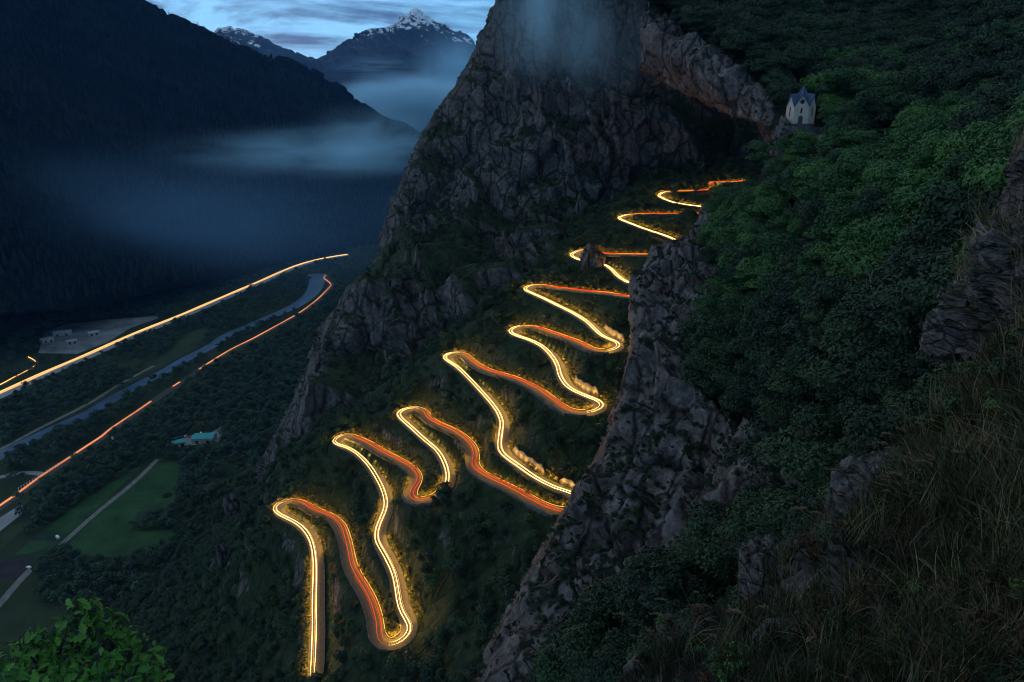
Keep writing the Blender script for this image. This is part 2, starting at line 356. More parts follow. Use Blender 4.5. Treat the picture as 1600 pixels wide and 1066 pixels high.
# ------------------------------------------------------------------ landforms traced as outlines in image pixels, each point given a distance
def landform(name, poly, ctrl, step, mat, disp, outer=60, back=2.5, wob=5, rockf=None, lam=1e-4, rim=0):
    ctrl = np.array(ctrl, float); f = TPS(ctrl[:, :2], np.log(ctrl[:, 2]), lam)
    poly = np.array(poly, float); lo = poly.min(0)-outer; hi = poly.max(0)+outer
    us = np.arange(lo[0], hi[0]+step, step); vs = np.arange(lo[1], hi[1]+step, step)
    U, V = np.meshgrid(us, vs); Q = np.stack([U.ravel(), V.ravel()], 1)
    ins = inside(poly, Q); d, N = nearest_on(poly, Q); out = ~ins
    q3 = np.column_stack([Q, np.zeros(len(Q))])
    keep = ins | (d < outer)
    e = np.where(out, d, 0)
    Q2 = np.where(out[:, None], N, Q)
    D = np.exp(f(Q2))
    if wob:                     # an uneven outline
        w = fbm(q3/26., 4, 31)*wob; m = np.clip(1-np.where(ins, d, 0)/22., 0, 1)
        Q2 = Q2+np.stack([w*m, fbm(q3/26.+40, 4, 33)*wob*m*.7], 1)
    P = at_d(Q2[:, 0], Q2[:, 1], D+e*back)
    nu, nv = len(us), len(vs); Fc = grid_faces(nu, nv); Fc = Fc[keep[Fc].all(1)]
    # normals of the plain sheet, facing the camera
    G = P.reshape(nv, nu, 3); n = np.cross(np.gradient(G, axis=1), np.gradient(G, axis=0)).reshape(-1, 3); n /= np.linalg.norm(n, axis=1)[:, None]+1e-9
    view = np.array([0, 0, CZ])-P; n *= np.where((n*view).sum(1) < 0, -1, 1)[:, None]
    rk = rockf(Q2, P) if rockf else np.ones(len(P))
    P = P+n*(disp(P, rk, Q2)*(np.clip(.22+np.where(ins, d, 0)/rim, 0, 1) if rim else 1))[:, None]
    G = P.reshape(nv, nu, 3); n2 = np.cross(np.gradient(G, axis=1), np.gradient(G, axis=0)).reshape(-1, 3); n2 /= np.linalg.norm(n2, axis=1)[:, None]+1e-9
    n2 *= np.where((n2*view).sum(1) < 0, -1, 1)[:, None]
    used = np.zeros(len(P), bool); used[Fc.ravel()] = True; mp = np.cumsum(used)-1
    ob = link(name, mesh_np(name, P[used], mp[Fc], mat, True, None, {'rock': rk[used]}))
    return ob, dict(P=P[used], n=n2[used], Q=Q2[used], rock=rk[used], ins=ins[used], D=D[used], f=f)
CL_POLY = [(790,-70),(783,10),(765,40),(740,92),(715,140),(680,178),(650,235),(632,280),(612,330),(598,370),(597,405),(575,425),(545,470),(515,515),(495,555),(478,595),(455,640),(425,690),(405,730),(420,790),(700,760),(800,700),(1000,560),(1180,470),(1300,380),(1320,-70)]
CL = [(785,-60,640),(740,90,640),(680,180,610),(645,250,580),(605,350,560),(600,395,545),(850,100,560),(850,250,525),(750,300,520),(700,400,480),(800,400,450),(900,330,490),(1000,270,520),(1100,270,530),(1130,200,540),(1000,150,530),(950,50,560),(1100,50,560),(1200,200,540),(900,-60,610),(1100,-60,590),(1300,-60,590),(1300,300,560),(600,430,450),(640,480,415),(520,510,430),(480,600,420),(430,680,405),(560,560,395),(590,630,352),(530,670,350),(700,515,380),(780,470,378),(850,420,410),(900,500,430),(800,600,400),(700,700,370),(560,760,370),(1000,450,480),(1100,400,520),(420,780,380)]
def cliff_disp(P, rk, Q):
    W_ = P+np.stack([fbm(P/45., 3, 91), fbm(P/45., 3, 92), fbm(P/45., 3, 93)], 1)*16
    L = np.stack([W_[:, 0]+.35*W_[:, 2], W_[:, 1], W_[:, 2]*.45-.2*W_[:, 0]], 1)      # the beds lean
    r = ridged(L/75., 3, 1)*20+fbm(P/150., 2, 8)*12
    v, e = slabs(L/34., 11, 1.); r = r+v*15+e*3
    v, e = slabs(L/13.+3, 15, .9); m = np.clip(.55+fbm(P/60., 2, 17)*1.3, .15, 1.2); r = r+(v*5.5+e*1.6)*m
    v, e = slabs(L/4.6, 19, .9); r = r+(v*1.7+e*.5)*m+ridged(P/5., 4, 41)*.9
    return r-6
def cliff_rock(Q, P):
    veg = soft([[(650,405),(760,395),(850,430),(800,455),(700,470),(640,430)],[(600,395),(650,400),(640,425),(600,420)],[(1060,150),(1180,200),(1190,290),(1130,290),(1090,230)]], Q, 14)
    q = np.column_stack([Q, np.zeros(len(Q))])
    n = fbm(q/30., 4, 61)*.5+fbm(q/9., 3, 62)*.25
    return np.clip(1.3-veg*1.0+n-np.clip((Q[:, 1]-300)/900, 0, .1), 0, 1)
cliff, CI = landform('cliff', CL_POLY, CL, 2.2, M['cliff'], cliff_disp, 40, 3., 6, cliff_rock, rim=55.)
tag(cliff, kind='structure')
NR_POLY = [(1010,-70),(1008,15),(1001,105),(1050,132),(1120,165),(1190,192),(1212,214),(1203,240),(1200,268),(1168,300),(1130,312),(1100,324),(1092,350),(1076,372),(1062,380),(1043,379),(1039,402),(1036,387),(1022,387),(1016,412),(1003,425),(991,430),(987,465),(990,520),(990,555),(978,592),(966,640),(933,720),(899,768),(882,802),(850,862),(800,950),(765,1020),(740,1110),(1680,1110),(1680,-70)]
NR = [(1010,30,385),(1045,42,372),(1085,68,350),(1150,111,322),(1206,158,298),(1001,105,380),(1050,132,366),(1120,165,336),(1190,192,293),(985,465,238),(1050,382,275),(1100,325,300),(983,530,212),(950,640,172),(893,770,146),(850,870,128),(750,1075,95),(1000,1075,68),(1200,1075,45),(1040,700,140),(1100,850,108),(1200,650,140),(1200,850,80),(1350,700,78),(1450,600,78),(1600,560,70),(1600,1075,30),(1300,450,150),(1500,400,122),(1660,250,150),(1100,450,225),(1200,330,230),(1240,200,262),(1350,212,268),(1450,250,205),(1550,200,210),(1300,150,325),(1500,100,345),(1660,50,335),(1200,60,400),(1080,20,420),(1100,-60,480),(1400,-60,480),(1660,-60,450),(1150,280,280),(1020,600,165),(900,950,108)]
ROCKS = [[(1060,600),(1150,690),(1180,760),(1120,820),(1075,885),(1030,890),(960,905),(890,1000),(850,1080),(745,1080),(850,870),(930,720),(975,640)],[(1085,320),(1112,330),(1105,360),(1090,385),(1062,425),(1050,470),(1062,520),(1070,580),(1030,600),(985,600),(975,550),(985,440),(1010,380),(1060,372)],
 [(1065,440),(1110,400),(1120,420),(1105,480),(1080,520),(1068,500)],
 [(985,605),(1060,600),(1100,640),(1150,680),(1150,750),(1110,800),(1060,880),(1030,885),(1005,830),(985,790),(965,740),(960,660)],
 [(960,640),(930,720),(890,800),(850,870),(800,955),(760,1030),(745,1080),(850,1080),(900,1000),(960,900),(985,800),(975,720)],
 [(1180,680),(1250,720),(1255,760),(1180,755),(1150,720)],[(1285,688),(1320,690),(1345,740),(1330,830),(1300,820),(1283,760)],
 [(1005,30),(1000,105),(1060,135),(1130,168),(1203,192),(1200,160),(1150,115),(1080,70),(1040,40)],[(1198,215),(1240,205),(1225,250),(1200,255)]]
def nr_rock(Q, P):
    q = np.column_stack([Q, np.zeros(len(Q))]); return np.clip(soft(ROCKS, Q, 14)*1.55+fbm(q/14., 3, 71)*.3-.15, 0, 1)
def nr_disp(P, rk, Q):
    dist = np.hypot(P[:, 0], P[:, 1]); sc = np.clip(dist/150., .25, 2)
    a = np.array([1, 1, .35])
    W_ = P+np.stack([fbm(P/14., 3, 91), fbm(P/14., 3, 92), fbm(P/14., 3, 93)], 1)*5
    L = np.stack([W_[:, 0]+.22*W_[:, 2], W_[:, 1], W_[:, 2]*.34], 1)
    r = ridged(L/22., 3, 2)*6; v, e = slabs(L/9., 13, .9); r = r+v*5+e*1.2; v, e = slabs(L/3.4, 19, .9); r = r+v*1.1+e*.4+ridged(P/2.2, 3, 23)*.3
    pil = np.clip(1-np.abs(Q[:, 1]-480)/140., 0, 1)*np.clip(1-np.abs(Q[:, 0]-1030)/80., 0, 1)
    r = r*.8+pil*6*ridged(P*np.array([.09, .09, .012]), 2, 5)
    return r*rk*np.minimum(sc, 1)+(1-rk)*fbm(P/18., 4, 3)*3*sc
ridge, NI = landform('near_slope', NR_POLY, NR, 2.4, M['near_ridge'], nr_disp, 40, 2., 4, nr_rock, rim=32.)
tag(ridge, kind='structure')
# far side of the valley
MT_POLY = [(-80,-200),(60,-95),(200,0),(262,30),(330,60),(400,84),(480,112),(520,140),(560,163),(600,185),(640,205),(720,240),(800,270),(860,300),(860,420),(640,372),(560,386),(450,407),(300,443),(150,474),(0,496),(-80,508)]
MT = [(-80,508,1150),(0,494,1180),(150,472,1275),(300,441,1420),(450,405,1680),(560,384,1850),(640,370,2000),(-80,-200,2500),(60,-95,2700),(200,0,2950),(330,60,3000),(480,112,3050),(600,185,2900),(720,240,2800),(860,300,2700),(860,420,2200),(200,250,1900),(0,200,1700),(420,280,2100),(-80,300,1400)]
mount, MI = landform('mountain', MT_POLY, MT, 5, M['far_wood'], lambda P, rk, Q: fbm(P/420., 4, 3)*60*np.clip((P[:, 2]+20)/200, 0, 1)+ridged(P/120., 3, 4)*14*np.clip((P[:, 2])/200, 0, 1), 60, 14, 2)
tag(mount, kind='structure')
def snow_mat():
    t = new('snowy_rock'); c = t.coord(); n = t.noise(c, .004, 8, .65); n2 = t.noise(c, .016, 6, .6)
    sz = t.n('ShaderNodeSeparateXYZ'); t.l(c, sz.inputs[0])
    g = t.n('ShaderNodeNewGeometry'); s2 = t.n('ShaderNodeSeparateXYZ'); t.l(g.outputs['Normal'], s2.inputs[0])
    h = t.math('ADD', t.math('MULTIPLY', sz.outputs['Z'], 1/900.), t.math('MULTIPLY', t.math('SUBTRACT', n, .5), 1.5))
    h = t.math('ADD', h, t.math('MULTIPLY', t.math('SUBTRACT', n2, .5), .8))
    f = t.ramp(t.math('SUBTRACT', h, 1.10), [(.42, 0.), (.5, 1.)])
    t.bsdf(t.mix(f, t.ramp(n2, [(.35, (.02, .024, .03)), (.7, (.05, .055, .065))]), (.78, .8, .85)), .8, n2, .6, 20, .1); return t.m
M['snow'] = snow_mat()
PK_POLY = [(478,108),(510,96),(540,76),(560,62),(585,54),(605,52),(625,41),(640,30),(650,23),(660,30),(672,40),(690,51),(706,50),(722,60),(745,84),(790,120),(860,170),(860,300),(470,300)]
PK = [(478,108,7600),(560,62,8200),(650,23,9000),(706,50,8900),(790,120,8800),(860,300,6000),(470,300,5200),(650,200,6700),(640,120,7700),(560,170,6900)]
peak, PI_ = landform('snowy_mountain', PK_POLY, PK, 2.2, M['snow'], lambda P, rk, Q: ridged(P/900., 5, 3)*150-40, 60, 20, 2.5)
tag(peak, kind='structure')
P2_POLY = [(300,70),(336,58),(345,50),(352,56),(362,49),(374,50),(388,60),(404,63),(425,74),(450,84),(470,96),(490,100),(505,112),(530,140),(560,190),(300,220)]
P2 = [(300,70,9200),(375,49,9800),(470,96,9600),(530,140,9000),(400,180,7800),(300,220,7500),(560,190,8000)]
peak2, P2I = landform('snowy_ridge', P2_POLY, P2, 2.2, M['snow'], lambda P, rk, Q: ridged(P/700., 5, 6)*120-20, 60, 20, 2.5)
tag(peak2, kind='structure')
HAZE = 2.3e-5
# ------------------------------------------------------------------ air: one even haze, and banks of mist with a shape
def vol(name, col, dens, shaped=None, aniso=.0):
    m = bpy.data.materials.new(name); t = NT(m); v = t.n('ShaderNodeVolumePrincipled'); v.inputs['Color'].default_value = tuple(col)+(1,); v.inputs['Density'].default_value = dens; v.inputs['Anisotropy'].default_value = aniso
    if shaped:
        sc, lo, hi, seed = shaped; c = t.coord('Object'); g = t.n('ShaderNodeVectorMath', operation='LENGTH'); t.l(c, g.inputs[0])
        f = t.ramp(g.outputs['Value'], [(.15, 1.), (.95, 0.)])
        mp = t.n('ShaderNodeMapping'); t.l(c, mp.inputs[0]); mp.inputs['Scale'].default_value = sc; mp.inputs['Location'].default_value = (seed, seed*.7, seed*1.3)
        n = t.ramp(t.noise(mp.outputs[0], 1., 4, .55, .4), [(lo, 0.), (hi, 1.)])
        t.l(t.math('MULTIPLY', t.math('MULTIPLY', f, f), t.math('MULTIPLY', n, dens)), v.inputs['Density'])
    o = t.n('ShaderNodeOutputMaterial'); t.l(v.outputs[0], o.inputs['Volume']); return m
hb = MB(); hb.box(-13000, 13000, -400, 13000, -1.5, 1750)
tag(hb.build('haze', vol('blue_haze', (.18, .47, 1.), HAZE)), 'thin blue evening haze filling the whole valley', 'haze', kind='stuff')
def mist(px, py, d, size, dens, shaped, label, rz=0., col=(.55, .84, 1.)):
    p = at_d(np.array([px], float), np.array([py], float), float(d))[0]
    me = bpy.data.meshes.new('mist'); import bmesh; b = bmesh.new(); bmesh.ops.create_icosphere(b, subdivisions=3, radius=1.); b.to_mesh(me); b.free()
    me.materials.append(vol('mist_air', col, dens, shaped)); o = link('mist', me); o.location = p; o.scale = size; o.rotation_euler = (0, 0, rz); tag(o, label, 'mist', kind='stuff')
mist(505, 238, 1650, (470, 260, 78), .0100, ((2.3, 2.3, 1.7), .40, .66, 3.), 'low blue mist bank lying before the dark mountainside')
mist(300, 350, 1480, (1150, 330, 210), .0020, ((1.5, 1.5, 1.2), .30, .70, 9.), 'faint wide veil of mist above the valley woods', 0., (.36, .66, 1.))
mist(848, 12, 500, (58, 50, 66), .030, ((2.1, 2.1, 1.0), .38, .64, 5.), 'patch of mist clinging to the top of the cliff')
mist(930, 55, 505, (56, 44, 60), .026, ((2.3, 2.3, 1.1), .40, .66, 14.), 'thinner patch of mist trailing down the cliff')
mist(650, 165, 4600, (720, 420, 230), .0400, ((2.6, 2.6, 1.6), .32, .52, 7.), 'bright low cloud filling the gap below the snowy peak', 0., (.60, .86, 1.))
mist(590, 205, 2300, (330, 260, 110), .0050, ((2.2, 2.2, 1.5), .36, .64, 51.), 'ragged mist spilling over the end of the dark mountain spur')
mist(715, 112, 5200, (430, 420, 380), .0060, ((1.7, 1.7, 1.2), .30, .62, 21.), 'veil of mist climbing beside the snowy peak')
mist(585, 105, 5000, (460, 300, 110), .0028, ((1.5, 1.5, 4.5), .42, .64, 33.), 'thin streaks of mist across the flank of the snowy peak')
# the mountain road: a level ribbon with a camber of its own, laid on the benches of the hillside
def ribbon(name, P, w, mat, kind='structure', lift=0.):
    r = side(P)*np.asarray(w).reshape(-1, 1) if np.ndim(w) else side(P)*w
    V = np.concatenate([P-r, P-r*.5, P, P+r*.5, P+r]); V[:, 2] += lift; n = len(P); i = np.arange(n-1); Q = []
    V[n:2*n, 2] += .03; V[2*n:3*n, 2] += .05; V[3*n:4*n, 2] += .03
    for a in range(4): Q.append(np.stack([a*n+i, (a+1)*n+i, (a+1)*n+i+1, a*n+i+1], 1))
    return tag(link(name, mesh_np(name, V, np.concatenate(Q), mat, True)), kind=kind)
M['gold_trail_line'] = emit('passing_headlamp_light', (1., .50, .12), 4.); M['deep_red_trail'] = emit('passing_tail_light', (1., .035, .012), 1.1)
ribbon('mountain_road', RC, RW, M['asphalt'])
cum = np.concatenate([[0], np.cumsum(np.linalg.norm(np.diff(RC, axis=0), axis=1))])
dirs = -np.array([0, 0, CZ])+RC; far_side = np.where((RS[:, :2]*dirs[:, :2]).sum(1) > 0, 1, -1)   # which road edge lies away from the viewpoint
def idx_at(px, py, lo=0, hi=None):
    hi = hi or len(LQ); return lo+int(((LQ[lo:hi]-[px, py])**2).sum(1).argmin())
# switch points between headlamps coming down and tail lamps going away
SW = [(487,1062),(450,781),(610,1009),(540,678),(690,768),(654,636),(905,792),(722,551),(915,643.5),(818,508),(950,548),(838,445),(1010,458),(912,390),(1066,390),(985,334.6),(1113,328),(1044,298.5),(1172,280)]
si = [0]; 
for k, s in enumerate(SW[1:]): si.append(idx_at(*s, lo=si[-1]+5))
si[-1] = len(LP)-1
WHERE_W = ['the lowest bend down to the tree tops','the long valley leg into the second bend','the short leg ending behind trees','the leg dropping behind the rock ridge','the leg over the grey retaining wall','the diagonal leg above the walled bend','the short curve beside the rounded crag','the bright leg reaching the rock pillar','the uppermost pale curve under the cliff']
WHERE_R = ['the lowest leg winding into the open hairpin','the leg to the small walled hairpin','the leg with a double kink','the long leg to the walled right hairpin','the leg below the sixth left bend','the leg passing under the rounded crag','the short level leg left of the pillars','the level leg near the cliff foot','the last stretch below the chapel wood']
def trail(i0, i1, white, where):
    P = LP[i0:i1+1]; r = side(P)
    nm = 'headlight_trail' if white else 'taillight_trail'
    lab = ('white gold twin headlight trail on ' if white else 'red twin taillight trail on ')+where
    e = empty(nm, tuple(P[len(P)//2]), lab, 'light trail', 0, 'headlight trails on the bends' if white else 'taillight trails on the bends')
    o = np.array(e.location)
    n = len(P); s = np.arange(n); taper = np.clip(np.minimum(s, n-1-s)/7., .12, 1)
    strands = [(-.56, 1.), (.56, 1.), (-.72, .45), (.2, .45), (.75, .4)] if white else [(-.62, 1.), (.62, 1.), (-.2, .6), (1.05, .5), (-1.2, .45)]
    for off, wgt in strands:    # every lamp line wanders a little from car to car
        u = np.stack([s*.045+off*7, s*0.+off*3, s*0.+i0*.1], 1); wan = fbm(u, 2, 7)*.5*(1.1-wgt*.6); rad = (.046 if white else .060)*wgt*taper*(.75+.6*np.abs(fbm(u*4, 2, 3)))
        Q = P-o+r*(off+wan)[:, None]; Q[:, 2] += .1*wan
        cuts = [0, n-1]
        if wgt < 1:
            k = 0; cuts = []
            while k < n-8: L = int(RNG.integers(12, 60)); cuts += [k, min(k+L, n-1)]; k += L+int(RNG.integers(2, 18))
        for a_, b_ in zip(cuts[::2], cuts[1::2]):
            if b_-a_ > 3: MB().tube(Q[a_:b_+1], rad[a_:b_+1], 5).build('lamp_line', M['white_trail' if wgt == 1 else 'gold_trail_line'] if white else M['red_trail' if wgt == 1 else 'deep_red_trail'], e)
    if not white:               # glowing tube added as headlamp wash on the far edge of the road
        k = far_side[i0:i1+1]; k = np.where(np.median(k) > 0, 1, -1)
        Q = RC[i0:i1+1]+RS[i0:i1+1]*k*(RW+.1)-o; Q[:, 2] += .35; MB().tube(Q, .035, 4).build('edge_glow', M['edge_wash'], e)
    # a low stone parapet on the open side of the road
    sg = -np.where(np.median(far_side[i0:i1+1]) > 0, 1, -1); A = RC[i0:i1+1]+RS[i0:i1+1]*sg*(RW+.05); B = RC[i0:i1+1]+RS[i0:i1+1]*sg*(RW+.33); up_ = np.where((np.arange(len(A)) % 7) < 5, .62, .40)
    def z_(X, h): Y = X.copy(); Y[:, 2] += h; return Y
    n_ = len(A); V_ = np.concatenate([z_(A, up_), z_(B, up_), z_(B, -.5), z_(A, -.5)]); i_ = np.arange(n_-1)
    tag(link('parapet', mesh_np('parapet', V_, np.concatenate([np.stack([q*n_+i_, q*n_+i_+1, ((q+1) % 4)*n_+i_+1, ((q+1) % 4)*n_+i_], 1) for q in range(4)]+[np.array([(0, n_, 2*n_, 3*n_), (n_-1, 4*n_-1, 3*n_-1, 2*n_-1)])]), M['concrete'], False)), 'low stone parapet along '+where, 'parapet', 'parapets along the bends')
    # unseen lights added at the far edge as headlamp spill on road and verges
    for k in range(1, len(P), 2):
        l = bpy.data.lights.get('warm_spill' if white else 'amber_spill')
        if l is None:
            l = bpy.data.lights.new('warm_spill' if white else 'amber_spill', 'POINT'); l.color = (1., .50, .08) if white else (1., .50, .05); l.energy = 420. if white else 260.; l.shadow_soft_size = .5
        lo_ = bpy.data.objects.new('lamp', l); C.objects.link(lo_); lo_.parent = e; c_ = RC[i0+k]+RS[i0+k]*far_side[i0+k]*(RW-.2)-o; c_[2] += 1.5; lo_.location = tuple(c_)
    return e
iw = ir = 0
for k in range(len(si)-1):
    if k % 2 == 0: trail(si[k], si[k+1], True, WHERE_W[iw]); iw += 1
    else: trail(si[k], si[k+1], False, WHERE_R[ir]); ir += 1
    if k+2 < len(si) and k % 2 == 0: pass
# retaining walls
def wall(a, b, sd, h, up, label, after=0):
    i0, i1 = sorted((idx_at(*a, lo=after), idx_at(*b, lo=after))); P = RC[i0:i1+1]; n = len(P); r = RS[i0:i1+1]
    off = RW+.35; A = P+r*sd*off; B = P+r*sd*(off+.5); t = np.linspace(0, 1, n); hh = h*np.clip(np.minimum(t, 1-t)*14, .45, 1)*(1+.12*np.sin(t*23))
    if up: lo_, hi_ = -.6, hh
    else: lo_, hi_ = -hh, .45
    def lv(X, z, out): Y = X+r*sd*np.reshape(out, (-1, 1)); Y[:, 2] += z; return Y
    batter = hh*.12
    V = np.concatenate([lv(A, hi_, batter if up else 0.), lv(B, hi_, batter if up else 0.), lv(B, lo_, 0. if up else batter), lv(A, lo_, 0. if up else -.1)])
    i = np.arange(n-1); Q = []
    for q in range(4): q2 = (q+1) % 4; Q.append(np.stack([q*n+i, q*n+i+1, q2*n+i+1, q2*n+i], 1))
    Q.append([(0, n, 2*n, 3*n), (n-1, 4*n-1, 3*n-1, 2*n-1)])
    tag(link('retaining_wall', mesh_np('retaining_wall', V, np.concatenate(Q), M['concrete'], False)), label, 'wall', 'retaining walls along the road')
def outer(px, py, after=0):
    i = idx_at(px, py, after); return -far_side[i]
wall((643,772),(676,778), outer(650,782), 6., False, 'tall grey stone wall carrying the small hidden hairpin')
wall((842,606),(890,640), outer(870,627), 5., False, 'grey wall under the red leg of the right hairpin')
wall((905,535),(946,548), outer(925,544), 5.5, False, 'grey wall below the upper right hairpin')
wall((797,516),(806,524), outer(798,518), 6., False, 'rounded grey wall under the fifth left bend')
wall((838,782),(872,796), outer(850,788), 6., False, 'pale wall below the red leg beside the ridge')
wall((720,690),(741,712), outer(735,700), 2., False, 'low roadside wall inside the double kink')
wall((882,600),(925,622), far_side[idx_at(900,612)], 3.2, True, 'grey wall above the white leg of the right hairpin')
wall((786,709),(838,747), far_side[idx_at(808,726)], 3., True, 'long grey wall above the white leg nearing the ridge')
wall((862,760),(892,769), far_side[idx_at(880,766)], 2.8, True, 'short pale wall where the white leg meets the ridge')
wall((930,516),(964,534), far_side[idx_at(945,527)], 3., True, 'grey wall above the upper right hairpin')
wall((1030,333),(1080,333), outer(1050,333), 3., False, 'thin wall under the level red leg by the cliff')
# ------------------------------------------------------------------ trees
def unit(v): return v/(np.linalg.norm(v, axis=-1, keepdims=True)+1e-9)
def leaf_cards(P, Nn, size, rng, asp=.55, bend=.25):
    """four sided leaf sprays, a little folded, facing more or less along Nn"""
    n = len(P); a = unit(np.cross(Nn, unit(rng.standard_normal((n, 3))))); b = unit(np.cross(Nn, a)); s = (size*(.6+.8*rng.random(n)))[:, None]
    V = np.stack([P-a*s*.5, P-b*s*asp*.5-Nn*s*bend*.3, P+a*s*.5-Nn*s*bend*.4, P+b*s*asp*.5-Nn*s*bend*.3], 1).reshape(-1, 3)
    return V, np.arange(4*n).reshape(n, 4)
def broad_crown(name, seed, h, r, n, size, mat, lobes=9):
    rng = np.random.default_rng(seed); L = []
    for i in range(lobes):
        th = rng.random()*6.28+i*2.4; q = rng.random()**.6; zz = h*(.42+.5*rng.random()) if i else h*.8
        rr = r*(.78*q)*(1.15-.65*max(0, (zz/h-.45)/.55)); L.append((math.cos(th)*rr, math.sin(th)*rr, zz, r*(.34+.24*rng.random())))
    L = np.array(L); w = L[:, 3]**2; k = rng.choice(len(L), n, p=w/w.sum())
    d = unit(rng.standard_normal((n, 3))); d[:, 2] = np.abs(d[:, 2])*.9+d[:, 2]*.25; d = unit(d)
    rad = L[k, 3]*(1-.38*rng.random(n)**2); P = L[k, :3]+d*rad[:, None]*np.array([1.1, 1.1, .85])
    P += vnoise(P*1.1+seed, seed)[:, None]*d*.35*r*.4
    Nn = unit(d*.9+rng.standard_normal((n, 3))*.55+[0, 0, .35])
    V, Q = leaf_cards(P, Nn, size, rng); return mesh_np(name, V, Q, mat, False)
def trunk_mesh(name, seed, h, r):
    rng = random.Random(seed); m = MB(); P = [(rng.uniform(-.04, .04)*h*k, rng.uniform(-.04, .04)*h*k, h*.75*k) for k in (0, .3, .6, 1)]
    P[0] = (0, 0, -.8); m.tube(P, [.032*h, .024*h, .018*h, .006*h], 6)
    for i in range(5):
        b = P[1+i % 2]; a = i*1.26+rng.random(); e = (b[0]+math.cos(a)*r*.7, b[1]+math.sin(a)*r*.7, b[2]+h*rng.uniform(.2, .4))
        m.tube([b, ((b[0]+e[0])/2, (b[1]+e[1])/2, (b[2]+e[2])/2-.03*h), e], [.013*h, .009*h, .003*h], 5)
    return m.mesh(name, M['bark'], True)
def conifer(name, seed, h, r, n, mat):
    rng = np.random.default_rng(seed); t = rng.random(n)**.8; z = h*(.1+.9*t); rr = r*(1-t)**.9*(.55+.45*np.abs(np.sin(z*6.28*5/h))); th = rng.random(n)*6.28
    q = rr*np.sqrt(rng.random(n)); P = np.stack([np.cos(th)*q, np.sin(th)*q, z-q*.25], 1); out = np.stack([np.cos(th), np.sin(th), np.full(n, .9)], 1)
    V, Q = leaf_cards(P, unit(out+rng.standard_normal((n, 3))*.4), h*.11, rng, .5, .6); return mesh_np(name, V, Q, mat, False)
LIB = bpy.data.collections.new('library')
def proto(name, me): o = bpy.data.objects.new(name, me); LIB.objects.link(o); return o
_libs = {}
def sublib(name, meshes):
    c = bpy.data.collections.new(name)
    for i, me in enumerate(meshes): c.objects.link(bpy.data.objects.new('%s_%02d' % (name, i), me))
    return c
def scatter(name, P, sc, coll, nvar, rng, tilt=.08, rot=None):
    n = len(P)
    me = bpy.data.meshes.new(name); me.vertices.add(n); me.vertices.foreach_set('co', np.ascontiguousarray(P, np.float32).ravel())
    def at(k, typ, a):
        x = me.attributes.new(k, typ, 'POINT'); x.data.foreach_set('vector' if typ == 'FLOAT_VECTOR' else 'value', np.ascontiguousarray(a, np.float32 if typ != 'INT' else np.int32).ravel())
    if rot is None: rot = np.stack([rng.normal(0, tilt, n), rng.normal(0, tilt, n), rng.random(n)*6.28], 1)
    sv = np.asarray(sc); sv = np.stack([sv, sv, sv*(.85+.35*rng.random(n))], 1) if sv.ndim == 1 else sv
    at('rot', 'FLOAT_VECTOR', rot); at('scl', 'FLOAT_VECTOR', sv); at('vari', 'INT', rng.integers(0, nvar, n))
    o = link(name, me)
    g = bpy.data.node_groups.new(name+'_planting', 'GeometryNodeTree')
    g.interface.new_socket('Geometry', in_out='INPUT', socket_type='NodeSocketGeometry'); g.interface.new_socket('Geometry', in_out='OUTPUT', socket_type='NodeSocketGeometry')
    N = g.nodes; gi = N.new('NodeGroupInput'); go = N.new('NodeGroupOutput'); ip = N.new('GeometryNodeInstanceOnPoints'); ci = N.new('GeometryNodeCollectionInfo')
    ci.inputs['Collection'].default_value = coll; ci.inputs['Separate Children'].default_value = True; ci.inputs['Reset Children'].default_value = True
    def na(k, dt): x = N.new('GeometryNodeInputNamedAttribute'); x.data_type = dt; x.inputs['Name'].default_value = k; return [s for s in x.outputs if s.enabled and s.name == 'Attribute'][0]
    g.links.new(gi.outputs[0], ip.inputs['Points']); g.links.new(ci.outputs[0], ip.inputs['Instance']); ip.inputs['Pick Instance'].default_value = True
    g.links.new(na('vari', 'INT'), ip.inputs['Instance Index']); g.links.new(na('rot', 'FLOAT_VECTOR'), ip.inputs['Rotation']); g.links.new(na('scl', 'FLOAT_VECTOR'), ip.inputs['Scale'])
    g.links.new(ip.outputs[0], go.inputs[0]); md = o.modifiers.new('planting', 'NODES'); md.node_group = g
    return o
# crowns, all about 6 m tall, the near kind with finer leaves
NEAR = [broad_crown('near_crown', 100+i, 6., 2.7+.3*(i % 3), 4200, .29, M['leaf'], 7+i % 5) for i in range(5)]
NEAR_T = [trunk_mesh('near_trunk', 100+i, 5.6, 2.4) for i in range(5)]
def twin(me, mat): x = me.copy(); x.materials.clear(); x.materials.append(mat); return x
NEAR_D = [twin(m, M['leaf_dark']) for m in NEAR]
MID = [broad_crown('slope_crown', 200+i, 5.5, 2.4+.3*(i % 3), 800, .55, M['leaf_slope'], 7+i % 4) for i in range(6)]
VAL = [broad_crown('valley_crown', 300+i, 11., 5.+.5*(i % 3), 360, 1.5, M['leaf_valley'], 8) for i in range(5)]
CON = [conifer('conifer_crown', 400+i, 12.+1.5*i, 4.6, 150, M['needle']) for i in range(4)]
SHR = [broad_crown('verge_shrub', 500+i, 1.2, .8, 110, .30, M['verge'], 5) for i in range(5)]
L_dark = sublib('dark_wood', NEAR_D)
L_near, L_mid, L_val, L_con, L_shr = sublib('near_wood', NEAR), sublib('slope_wood', MID), sublib('valley_wood', VAL), sublib('conifers', CON), sublib('verge_plants', SHR)
